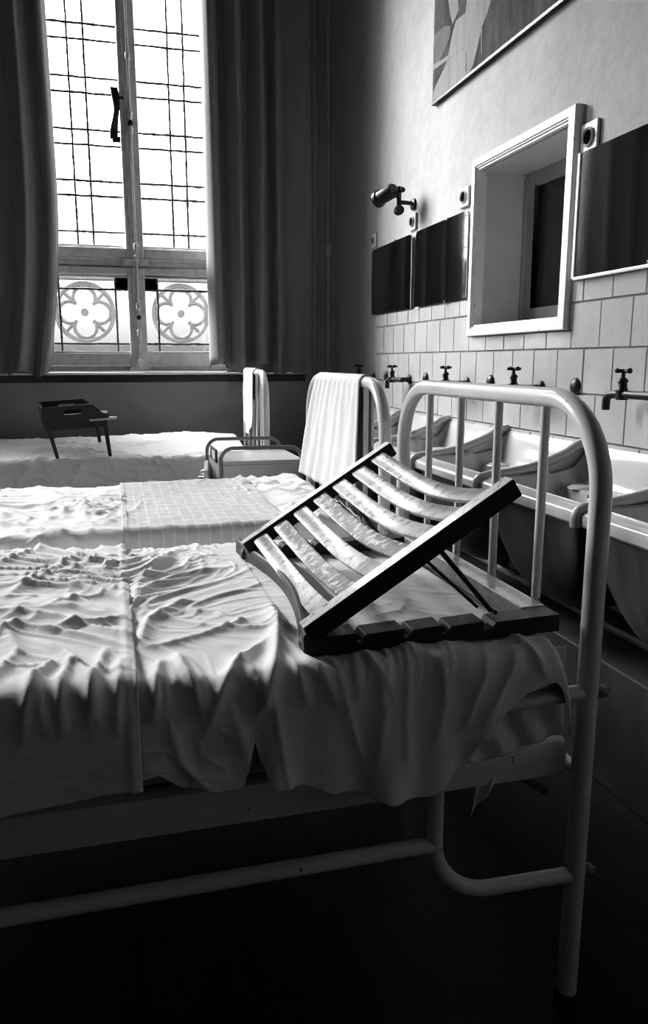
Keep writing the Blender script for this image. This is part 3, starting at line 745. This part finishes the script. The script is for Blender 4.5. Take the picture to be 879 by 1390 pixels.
# front bed, right-hand sheet
st1 = [([(.14, 1.878), (.078, 1.712), (.03, 1.55), (.012, 1.365)], .016, .013), ([(.24, 1.66), (.16, 1.62), (.101, 1.583), (.045, 1.515), (.02, 1.43)], .016, .012),
       ([(.22, 1.575), (.15, 1.555), (.09, 1.50)], .012, -.005), ([(.13, 1.42), (.086, 1.384), (.037, 1.313), (.012, 1.163)], .014, .013), ([(.22, 1.29), (.17, 1.257), (.079, 1.208), (.02, 1.192)], .010, .008),
       ([(.262, 1.36), (.25, 1.228), (.225, 1.12), (.21, 1.06), (.174, .985)], .012, .020), ([(.235, 1.19), (.17, 1.102), (.126, 1.029), (.103, .984)], .012, .014), ([(.073, 1.16), (.078, 1.08), (.10, 1.0)], .011, .014),
       ([(.05, 1.13), (.040, 1.07), (.03, 1.0)], .010, .012), ([(.234, 1.2), (.264, 1.062), (.30, .99)], .014, .011), ([(.28, 1.13), (.31, 1.0), (.34, .88)], .012, .007),
       ([(.20, 1.03), (.212, .93), (.224, .86)], .006, .006), ([(.36, 1.05), (.37, .98), (.35, .85)], .012, .006), ([(.41, 1.05), (.405, .95), (.41, .86)], .010, .006), ([(.46, 1.06), (.47, .98), (.45, .90)], .010, .006),
       ([(.55, 1.06), (.52, .98), (.50, .92)], .014, .008), ([(.60, 1.05), (.57, 1.0), (.54, .94)], .010, .007),
       ([(.14, 1.0), (.16, .94), (.185, .88), (.19, .84)], .016, .010), ([(.05, 1.0), (.07, .93), (.11, .88)], .012, .010)]
sd1 = strokes_disp(st1)
foot1 = lambda x, y: .55 if (.27 < x < .70 and 1.08 < y < 1.75) else 1.
def disp1(x, y):
    side = sm(1.08, 1.0, y)
    h = wrinkle(x, y, 2.3, 1.25-.75*side, 1, .9)+sd1(x, y)*(1.)
    h += .010*sm(1.16, 1.05, y)*sm(.98, 1.04, y)*ridged(x*1+.3*y, y*.25, 9, 3.3)**2
    return h*foot1(x, y)
hem1 = interp([(0, .572), (.03, .578), (.07, .550), (.12, .535), (.155, .533), (.163, .560), (.172, .605), (.184, .57), (.195, .535), (.23, .530), (.30, .505), (.40, .482), (.44, .478), (.468, .485), (.50, .515), (.54, .56), (.58, .605), (.62, .632), (.66, .643), (.70, .646)])
def side1(x, dd):
    k = dd/.15*(1-.6*sm(.5, .62, x))
    notch = math.exp(-((x-.176)/.018)**2)
    return Vector((0, -k*(.006+.008*math.sin(x*34+1)+.006*math.sin(x*71))+.02*notch*k, 0))
sheet('bed_sheet', M['cloth'], .0, .708, 1.030, 1.905, .700, hem1, .50, disp1, 'crumpled pale cotton sheet under the slatted backrest on the front bed, hanging over its side', 'sheets on the hospital beds',
      nx=230, ntop=200, nside=56, end=(.05, .10), side=side1)
# front bed, left-hand sheet laid over it
rnd = random.Random(11)
st2 = [([(-.007, 1.301), (-.06, 1.29), (-.12, 1.262)], .007, -.004), ([(.0, 1.325), (-.06, 1.318), (-.13, 1.29)], .011, .010), ([(-.09, 1.80), (-.16, 1.66), (-.224, 1.49)], .016, .010), ([(-.02, 1.80), (-.1, 1.70), (-.14, 1.60)], .014, .007),
       ([(-.14, 1.25), (-.09, 1.172), (-.054, 1.064), (-.04, 1.0)], .010, .014), ([(-.03, 1.19), (-.04, 1.10), (-.056, 1.0)], .009, .012), ([(-.10, 1.15), (-.125, 1.08), (-.14, .99)], .010, .013),
       ([(-.141, 1.423), (-.08, 1.46), (-.025, 1.484)], .012, .008), ([(-.20, 1.33), (-.16, 1.2), (-.19, 1.05)], .012, .011), ([(-.22, 1.359), (-.141, 1.423), (-.06, 1.40)], .014, .007), ([(-.075, 1.15), (-.09, 1.06), (-.088, .99)], .009, .012), ([(-.01, 1.14), (-.012, 1.06), (-.02, .98)], .009, .011)]
for k in range(26):
    x = -.25-rnd.random()*.95; y = rnd.uniform(1.0, 1.8); a = rnd.uniform(0, 3.14); l = rnd.uniform(.06, .16)
    st2.append(([(x, y), (x+l*math.cos(a), y+l*math.sin(a)), (x+l*1.7*math.cos(a+.3), y+l*1.7*math.sin(a+.3))], .013, rnd.uniform(.006, .012)))
sd2 = strokes_disp(st2)
def disp2(x, y):
    side = sm(1.08, 1.0, y)
    return .0055+wrinkle(x, y, 7.7, 1.3-.9*side, .8, 1)+sd2(x, y)*(1-.3*side)+.008*sm(1.16, 1.05, y)*sm(.98, 1.04, y)*ridged(x*1+.3*y, y*.25, 10, 5.3)**2+.010*math.exp(-(x/.006)**2)*.3
hem2 = interp([(-1.2, .54), (-.4, .55), (-.2, .553), (-.1, .556), (-.03, .562), (.012, .562)])
sheet('bed_sheet', M['cloth'], -1.20, .012, 1.027, 1.908, .7015, hem2, .50, disp2, 'crumpled pale cotton sheet covering the left half of the front bed', 'sheets on the hospital beds',
      nx=330, ntop=190, nside=40, side=lambda x, dd: Vector((0, -dd/.15*(.010+.006*math.sin(x*21)), 0)))
# under sheet showing at the head corner of the front bed
def undersheet():
    # (x, hem z) along the near side, right of the swept-up edge
    hm = interp([(.44, .50), (.50, .515), (.545, .50), (.565, .498), (.60, .51), (.66, .522), (.70, .528)])
    rows = []
    for i in range(60):
        x = .44+(.703-.44)*i/59; row = []
        for j in range(30):
            t = j/29; z = .688+(hm(x)-.688)*t
            q = (x-.70)*.9+(z-.62)*.9
            f = .006*math.sin((x+.55*z)*95)*sm(0, .5, t)+.004*n3(x*14, z*14, 2)
            row.append((x, 1.0775-.006-f-.006*t-.004*(1-t), z))
        rows.append(row)
    mb = MB(); mb.grid(rows)
    o = mb.build('under_sheet', M['cloth'], None, smooth=True, solid=.002)
    tag(o, 'short creased under sheet hanging behind the side tube at the front bed head corner', 'sheet', 'sheets on the hospital beds')
    tpz = [[(.545+.055*a+(.03*(1-b)), 1.086+.006*math.sin(a*9)-.02*max(0, b-.4), .50-.105*b*(1-.75*a)) for b in [k/8 for k in range(9)]] for a in [k/10 for k in range(11)]]
    mb = MB(); mb.grid(tpz); mb.build('hanging_corner', M['cloth'], o, smooth=True, solid=.002)
undersheet()

# middle bed sheet
st3 = [([(-.30, 2.95), (-.18, 2.65), (-.10, 2.40), (-.03, 2.13)], .03, .012), ([(-.40, 2.6), (-.25, 2.30), (-.12, 2.13)], .02, .011), ([(.60, 2.90), (.685, 2.64)], .02, .010), ([(.44, 2.86), (.52, 2.55), (.60, 2.28)], .022, .014),
       ([(.50, 2.80), (.56, 2.60), (.63, 2.45)], .014, .012), ([(-.2, 2.45), (-.05, 2.30), (.05, 2.15)], .016, .010), ([(-.36, 2.30), (-.22, 2.2), (-.12, 2.08)], .014, .012), ([(-.28, 2.2), (-.18, 2.12), (-.08, 2.05)], .012, .010), ([(.05, 2.2), (.12, 2.12), (.15, 2.04)], .012, .010)]
for k in range(16):
    x = -.45-rnd.random()*.7; y = rnd.uniform(2.1, 2.9); a = rnd.uniform(0, 3.14); l = rnd.uniform(.08, .18)
    st3.append(([(x, y), (x+l*math.cos(a), y+l*math.sin(a))], .018, rnd.uniform(.006, .011)))
sd3 = strokes_disp(st3)
disp3 = lambda x, y: wrinkle(x, y, 12.1, 1.2*(.5 if x > .02 and x < .42 else 1.1), 1, 1)+sd3(x, y)*(.5 if .04 < x < .40 else 1)
sheet('bed_sheet', M['cloth'], -1.20, .705, 2.075, 2.935, .698, lambda x: .52, .50, disp3, 'wrinkled pale cotton sheet covering the middle bed', 'sheets on the hospital beds', nx=260, ntop=110, nside=14, end=(.05, .08),
      crown=lambda x, y, k: .012*sm(.35, .6, x)*(1 if k in 'tab' else .3))
# woven cover laid across it
cv = sheet('woven_cover', M['woven'], .005, .455, 2.071, 2.939, .7035, lambda x: .60+.006*math.sin(x*30), .60, lambda x, y: disp3(x, y)*.9+.0035+.0012*n3(x*40, y*40), 'pale checked woven cover laid across the middle of the second bed',
      None, nx=110, ntop=110, nside=14, crown=lambda x, y, k: .012*sm(.35, .6, x)*(1 if k in 'tab' else .3))
cv['category'] = 'cover'

# far bed sheet (local frame of the far bed)
st4 = [([(-1.12, .1), (-1.0, .25), (-.85, .3)], .02, .014), ([(-1.05, .0), (-.95, .15), (-.9, .3)], .014, .012), ([(-.95, .12), (-.88, .22), (-.8, .2)], .016, .018), ([(-.86, .02), (-.80, .15), (-.7, .22)], .014, .012), ([(-.6, -.05), (-.5, .1), (-.45, .3)], .016, .009),
       ([(-1.25, -.1), (-1.15, 0), (-1.1, .12)], .016, .012), ([(-1.0, -.12), (-.92, .0)], .014, .012), ([(-.35, -.1), (-.3, .05)], .014, .008), ([(-1.4, .5), (-1.2, .6), (-1.0, .58)], .02, .012), ([(-.7, .5), (-.5, .55), (-.3, .5)], .03, .008)]
sd4 = strokes_disp(st4)
disp4 = lambda x, y: wrinkle(x, y, 21.5, 1.3)+sd4(x, y)
def crown4(x, y, k):
    c = .028*sm(.2, .75, y)+.020*math.exp(-((x+.38)/.20)**2)*sm(.15, .5, y)
    return c if k in 't' else (.028+.02*math.exp(-((x+.38)/.2)**2) if k in 'bf' else 0)
sheet('bed_sheet', M['cloth'], -1.95, -.035, -.012, BWD+.02, .664, lambda x: .48+.02*math.sin(x*6), .46, disp4, 'rumpled white sheet covering the far bed beneath the black tray table', 'sheets on the hospital beds',
      rot=BL[2], nx=230, ntop=90, nside=26, end=(.06, .09), crown=crown4, side=lambda x, dd: Vector((0, -dd/.15*(.02+.012*math.sin(x*17)), 0)))

# ------------------------------------------------------------------ towels
def towel(name, loc, rz, rows_fn, label):
    mb = MB(); mb.grid(rows_fn()); o = mb.build(name, M['towel'], None, smooth=True, solid=.004)
    o.location = loc; o.rotation_euler = (0, 0, rz); return tag(o, label, 'towel', 'white towels hung over headboards')
RT = .0178+.0035
def towel_rows(yl, yr, lenf, lenb, spread, tip=None, seed=0, shift=0.):
    def f():
        rows = []; nw = 44
        for j in range(nw+1):
            u = j/nw; row = []
            L_ = lenf*(tip(u) if tip else 1)
            for k in range(46):
                t = 1-k/45; dd = L_*t
                y = yl+(yr-yl)*u; kk = dd/lenf
                y += spread*(1-u)*kk**.8*1.0+shift*u*kk
                wav = .006*math.sin(u*9+seed)*kk+.003*math.sin(u*29+2*kk)+.006*n3(u*4, kk*2, seed)*kk
                row.append((-RT-abs(wav)*1.2-.006*kk, y, 1.087-dd))
            for k in range(1, 10):
                a = math.pi*k/10; y = yl+(yr-yl)*u; row.append((-RT*math.cos(a), y, 1.087+RT*math.sin(a)))
            for k in range(14):
                t = k/13; y = yl+(yr-yl)*u; row.append((RT+.003*abs(math.sin(u*11))*t, y, 1.087-lenb*t))
            rows.append(row)
        return rows
    return f
towel('towel', BL[1][0], 0, towel_rows(.700, .175, .375, .30, .22, seed=1), 'wide white towel hung over the headboard of the middle bed')
towel('towel', BL[2][0], BL[2][1], towel_rows(.785, .34, .36, .16, -.05, tip=lambda u: .62+.38*math.sin(min(1, u*1.0+.0)*math.pi)**.8 if u < .5 else .62+.38*math.sin(u*math.pi)**.6, seed=4), 'narrow white towel with a pointed end over the far headboard')

# ------------------------------------------------------------------ overbed tray table (black)
tz = .680
legs = [(-.345, 3.95, tz), (-.075, 4.09, tz), (-.052, 4.66, tz+.02), (-.335, 4.52, tz+.02)]   # near left, near right, far right, far left
tr = empty('tray_table', (-.205, 4.30, tz), R(6), label='black wooden overbed tray table with handle holes standing on the far bed', cat='tray table')
# local frame: x along the handle sides, y along the long tray
hw, hd = .158, .285; zt_ = .175; tilt = Matrix.Translation((0, 0, 0)) @ Matrix.Rotation(R(-3.5), 4, 'Y')
def T(p): return tuple(tilt @ Vector(p))
def side_board(y):
    out = [(-hw, zt_-.005), (hw-.05, zt_-.005), (hw, zt_+.0), (hw+.0, zt_+.025), (hw-.03, zt_+.035), (hw-.05, zt_+.06), (hw-.075, zt_+.082), (-hw, zt_+.082)]
    n = 10; hx0, hx1, hz0, hz1 = -.055, .035, zt_+.038, zt_+.062
    mb = bmesh.new()
    hole = []
    for cx_, s0 in ((hx1-.012, -90), (hx0+.012, 90)):
        for k in range(7): a = R(s0+30*k); hole.append((cx_+.012*math.cos(a), (hz0+hz1)/2+.012*math.sin(a)))
    import mathutils
    vs = out+hole; no = len(out)
    edges = [(i, (i+1) % no) for i in range(no)]+[(no+i, no+(i+1) % len(hole)) for i in range(len(hole))]
    res = mathutils.geometry.delaunay_2d_cdt([Vector(v) for v in vs], edges, [list(range(no)), list(range(len(vs)-1, no-1, -1))], 1, 1e-6)
    V, F = res[0], [f for f in res[2]]
    def inhole(p): return hx0 < p[0] < hx1 and hz0 < p[1] < hz1
    F = [f for f in F if not inhole((sum(V[i][0] for i in f)/len(f), sum(V[i][1] for i in f)/len(f)))]
    m_ = MB(); nV = len(V); m_.add([T((v[0], y-.006, v[1])) for v in V]+[T((v[0], y+.006, v[1])) for v in V], [tuple(f) for f in F]+[tuple(nV+i for i in f[::-1]) for f in F])
    cnt = {}
    for f in F:
        for i in range(len(f)):
            a, b = f[i], f[(i+1) % len(f)]; cnt[tuple(sorted((a, b)))] = cnt.get(tuple(sorted((a, b))), 0)+1
    for (a, b), c in cnt.items():
        if c == 1: m_.f.append((a, b, nV+b, nV+a))
    mb.free(); return m_
for y in (-hd, hd): side_board(y).build('handle_side', M['wood_dark'], tr)
MB().add([T(p) for p in [(-hw, -hd, zt_-.005), (-hw+.011, -hd, zt_-.005), (-hw+.011, hd, zt_-.005), (-hw, hd, zt_-.005), (-hw, -hd, zt_+.078), (-hw+.011, -hd, zt_+.078), (-hw+.011, hd, zt_+.078), (-hw, hd, zt_+.078)]],
     [(0, 1, 2, 3), (4, 7, 6, 5), (0, 4, 5, 1), (1, 5, 6, 2), (2, 6, 7, 3), (3, 7, 4, 0)]).build('end_board', M['wood_dark'], tr, bevel=.002)
# tray bottom with rounded horns and a scooped edge
pl_ = [(-hw, -hd)]
pl_ += [(hw-.02, -hd-.008), (hw+.02, -hd-.004), (hw+.042, -hd+.02), (hw+.045, -hd+.05), (hw+.03, -hd+.075), (hw+.0, -hd+.10)]
pl_ += [(hw-.045*math.sin(a)-.0, -.185+.37*k/8) for k, a in enumerate([math.pi*i/8 for i in range(9)])]
pl_ += [(hw+.0, hd-.10), (hw+.03, hd-.075), (hw+.045, hd-.05), (hw+.042, hd-.02), (hw+.02, hd+.004), (hw-.02, hd+.008), (-hw, hd)]
n = len(pl_); mb = MB(); mb.add([T((x, y, zt_-.003)) for x, y in pl_]+[T((x, y, zt_+.007)) for x, y in pl_], [tuple(range(n-1, -1, -1)), tuple(range(n, 2*n))]+[(i, (i+1) % n, n+(i+1) % n, n+i) for i in range(n)])
mb.build('tray_bottom', M['tray_pale'], tr)
ap = MB()
for y in (-hd+.012, hd-.024): ap.box(-hw+.01, hw-.01, y, y+.012, zt_-.035, zt_-.004, tilt)
ap.build('apron', M['wood_dark'], tr)
for sx in (-1, 1):
    for sy in (-1, 1):
        topp = Vector(T((sx*(hw-.022), sy*(hd-.012), zt_-.002))); bot = Vector((sx*(hw-.03)+.016+(.004 if sx < 0 else 0), sy*(hd-.01), -.004+(.018 if sy > 0 else 0)))
        a = []
        for p, w in ((topp, .011), (bot, .0085)): a.append([p+Vector((w*q[0], w*q[1], 0)) for q in ((-1, -1), (1, -1), (1, 1), (-1, 1))])
        MB().add(a[0]+a[1], [(0, 1, 2, 3), (7, 6, 5, 4), (0, 4, 5, 1), (1, 5, 6, 2), (2, 6, 7, 3), (3, 7, 4, 0)]).build('leg', M['wood_dark'], tr, bevel=.0015)
MB().box(.0, .03, -hd-.012, -hd+.002, zt_-.02, zt_-.01, tilt).build('leg_catch', M['black_metal'], tr)

# ------------------------------------------------------------------ bedside cabinet
cb = empty('bedside_cabinet', (0, 0, 0), label='pale metal bedside cabinet with bent tube rails between the middle and far beds', cat='cabinet')
cx0, cx1, cy0, cy1 = .435, .815, 3.39, 3.82; ct = .712
MB().box(cx0, cx1, cy0+.012, cy1-.012, .12, ct-.018).build('body', M['cabinet'], cb, bevel=.004)
MB().box(cx0-.004, cx1+.004, cy0+.010, cy1-.010, ct-.018, ct).build('top', M['cabinet'], cb, bevel=.004)
dm = Matrix.Translation((cx0-.003, cy1-.03, 0)) @ Matrix.Rotation(R(-7), 4, 'Z')
dr = MB().box(-.018, 0, -.36, 0, .16, .672, dm).build('door', M['cabinet'], cb, bevel=.003)
hh = MB(); hh.tube(fillet([tuple(dm @ Vector(p)) for p in ((-.016, -.33, .635), (-.04, -.33, .635), (-.04, -.25, .635), (-.016, -.25, .635))], .008, 3), .005, 8); hh.tube([tuple(dm @ Vector(p)) for p in ((-.016, -.29, .66), (-.030, -.29, .655))], .006, 8)
hh.build('handle', M['chrome'], dr, smooth='auto')
for y, x_ in ((cy0+.0, .0), (cy1-.0, -.01)):
    MB().tube(fillet([(cx0+.006+x_, y, .03), (cx0+.006+x_, y, .772), (cx1-.008+x_, y, .770), (cx1-.008+x_, y, .03)], .055, 8), .0088, 12).build('tube_rail', M['rail_paint'], cb, smooth='auto')
    for xx in (cx0+.006+x_, cx1-.008+x_):
        MB().lathe([(0, -.008), (.022, -.008), (.026, 0), (.022, .008), (0, .008)], (xx, y, .026), 'y', 16).build('castor', M['black_metal'], cb, smooth='auto')
lh = MB().box(cx0-.012, cx0-.004, cy0+.03, cy0+.24, ct-.008, ct+.052).build('card_holder', M['black_metal'], cb, bevel=.002)
MB().box(cx0-.0145, cx0-.012, cy0+.05, cy0+.14, ct+.004, ct+.040).build('card', M['paper'], lh)

# ------------------------------------------------------------------ slatted wooden backrest
bk = empty('slatted_backrest', (.28, 1.10, .708), label='wooden slatted backrest propped open on the front bed', cat='backrest')
zb = .708; zt = .738
loc = Vector((.28, 1.10, .708))
def Lc(p): return tuple(Vector(p)-loc)
def bx(x0, x1, y0, y1, z0, z1, mtx=None):
    m_ = MB().box(x0, x1, y0, y1, z0, z1, mtx); m_.v = [Lc(v) for v in m_.v]; return m_
# base frame: front and back rails with stepped notches, head rail, curved foot board
for y0, y1, nm in ((1.082, 1.128, 'front_base_rail'), (1.69, 1.735, 'rear_base_rail')):
    m_ = MB(); m_.box(.262, .698, y0, y1, zb-.001, zb+.014)
    for a, b in ((.262, .345), (.352, .423), (.430, .488), (.495, .560), (.574, .698)):
        # blocks lean back like ratchet teeth
        poly = [(a, zb+.013), (b, zb+.013), (b+.0, zt-.001), (a+.007, zt-.004)]
        m_.prism(poly, y0, y1, 'xz')
    m_.v = [Lc(v) for v in m_.v]; m_.build(nm, M['wood_dark'], bk, bevel=.002)
bx(.652, .699, 1.129, 1.689, zb, zt).build('head_base_rail', M['wood_frame'], bk, bevel=.003)
cb_ = MB(); rows = []
for i in range(31):
    t = i/30; y = 1.085+(1.765-1.085)*t; b_ = .040*math.sin(math.pi*min(1, t*1.02))**1.2-.002
    zz = zt-.004*math.sin(math.pi*t)
    sec = [(0, 0), (0, zz-zb), (.003, zz-zb+.004), (.008, zz-zb+.004), (.012, zz-zb-.001), (.072, zz-zb-.014), (.072, 0)]
    rows.append([Lc((.262+b_+a, y, zb+c)) for a, c in sec+[sec[0]]])
cb_.grid(rows); cb_.add(rows[0][:-1], [tuple(range(7))]); cb_.add(rows[-1][:-1], [tuple(range(7))])
cb_.build('curved_foot_board', M['wood_mid'], bk, smooth='auto')
# hinged panel
P0 = Vector((.268, 0, .738)); ang = math.atan2(.955-.738, .612-.268); Lp = .405
u_ = Vector((math.cos(ang), 0, math.sin(ang))); n_ = Vector((-math.sin(ang), 0, math.cos(ang)))
mt = Matrix(((u_.x, 0, n_.x, P0.x-loc.x), (0, 1, 0, -loc.y), (u_.z, 0, n_.z, P0.z-loc.z), (0, 0, 0, 1)))
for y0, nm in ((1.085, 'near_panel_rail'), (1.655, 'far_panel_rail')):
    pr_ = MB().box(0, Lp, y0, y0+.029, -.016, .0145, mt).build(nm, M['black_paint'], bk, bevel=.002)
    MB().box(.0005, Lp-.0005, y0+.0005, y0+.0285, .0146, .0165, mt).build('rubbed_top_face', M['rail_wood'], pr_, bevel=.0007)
y0s, y1s = 1.112, 1.657
for k in range(7):
    c = .040+k*.0535; rows = []
    for i in range(33):
        t = i/32; y = y0s+(y1s-y0s)*t; s_ = -.034*math.sin(math.pi*t)**1.1*1.0+.006
        w = .0175
        sec = [(-w, -.003), (-w, .003), (-w+.003, .0045), (w-.003, .0045), (w, .003), (w, -.003)]
        rows.append([tuple(mt @ Vector((c+a, y, s_+b))) for a, b in sec+[sec[0]]])
    m_ = MB(); m_.grid(rows); m_.build('slat', M['wood_slat_worn'] if k in (1, 3) else M['wood_slat'], bk, smooth='auto')
# bent wire prop from the panel to the ratchet notch
for y in (1.145, 1.64):
    wr = MB()
    a = tuple(mt @ Vector((.255, y, -.018))); b = Lc((.588, y-.030 if y < 1.3 else y+.02, .742)); wr.tube([a, b], .0045, 10)
    a2 = tuple(mt @ Vector((.225, y+.02*(1 if y < 1.3 else -1), -.018))); b2 = Lc((.572, y-.012, .744)); wr.tube([a2, b2], .003, 8)
    wr.build('prop_rod', M['black_metal'], bk, smooth='auto')
wr = MB(); wr.tube([Lc((.588, 1.10, .744)), Lc((.588, 1.70, .744))], .0042, 8); wr.build('prop_crossbar', M['black_metal'], bk, smooth='auto')
for y in (1.0995, 1.67):
    MB().lathe([(0, -.016), (.006, -.016), (.006, .016), (0, .016)], tuple(Vector(mt @ Vector((.006, y, -.006)))), 'y', 10).build('hinge_pin', M['black_metal'], bk, smooth='auto')

# ------------------------------------------------------------------ camera, daylight
cam = bpy.data.cameras.new('camera'); co = bpy.data.objects.new('camera', cam); C.objects.link(co)
co.location = (0, 0, 1.15); co.rotation_euler = (R(90-11.068), 0, R(-15.068))
cam.sensor_fit = 'HORIZONTAL'; cam.sensor_width = 24; cam.lens = 24*1048/879; cam.clip_start = .02
bpy.context.scene.camera = co

SKY, GLOW = 5.5, 225.
w = bpy.data.worlds.new('overcast_sky'); bpy.context.scene.world = w; w.use_nodes = True
nt = w.node_tree; bg = nt.nodes['Background']
tc = nt.nodes.new('ShaderNodeTexCoord'); sx = nt.nodes.new('ShaderNodeSeparateXYZ'); rp = nt.nodes.new('ShaderNodeValToRGB')
nt.links.new(tc.outputs['Generated'], sx.inputs[0]); nt.links.new(sx.outputs[2], rp.inputs[0]); nt.links.new(rp.outputs[0], bg.inputs[0])
# veiled sun: the overcast is brightest up to the left of the windows
gl = nt.nodes.new('ShaderNodeVectorMath'); gl.operation = 'DOT_PRODUCT'; gl.inputs[1].default_value = Vector((-.58, .66, .52)).normalized()
nt.links.new(tc.outputs['Generated'], gl.inputs[0])
mx0 = nt.nodes.new('ShaderNodeMath'); mx0.operation = 'MAXIMUM'; mx0.inputs[1].default_value = 0; nt.links.new(gl.outputs['Value'], mx0.inputs[0])
pw = nt.nodes.new('ShaderNodeMath'); pw.operation = 'POWER'; pw.inputs[1].default_value = 18; nt.links.new(mx0.outputs[0], pw.inputs[0])
ma = nt.nodes.new('ShaderNodeMath'); ma.operation = 'MULTIPLY_ADD'; ma.inputs[1].default_value = GLOW; ma.inputs[2].default_value = SKY; nt.links.new(pw.outputs[0], ma.inputs[0])
nt.links.new(ma.outputs[0], bg.inputs[1])
rp.color_ramp.elements[0].position = 0; rp.color_ramp.elements[0].color = (.12, .12, .12, 1)
rp.color_ramp.elements[1].position = .35; rp.color_ramp.elements[1].color = (1, 1, 1, 1)
for a, b in WX:       # sampling portals in the two window openings
    L = bpy.data.lights.new('window_portal', 'AREA'); L.shape = 'RECTANGLE'; L.size = b-a; L.size_y = WZ1-WZ0; L.cycles.is_portal = True
    o = bpy.data.objects.new('window_portal', L); C.objects.link(o); o.location = ((a+b)/2, D+.25, (WZ0+WZ1)/2); o.rotation_euler = (R(-90), 0, 0)
sc = bpy.context.scene
sc.view_settings.view_transform = 'Standard'; sc.view_settings.look = 'None'; sc.view_settings.gamma = 1; sc.view_settings.use_curve_mapping = False
sc.view_settings.exposure = 0.
sc.cycles.filter_width = 1.1; sc.cycles.max_bounces = 8; sc.cycles.diffuse_bounces = 2; sc.cycles.use_denoising = True
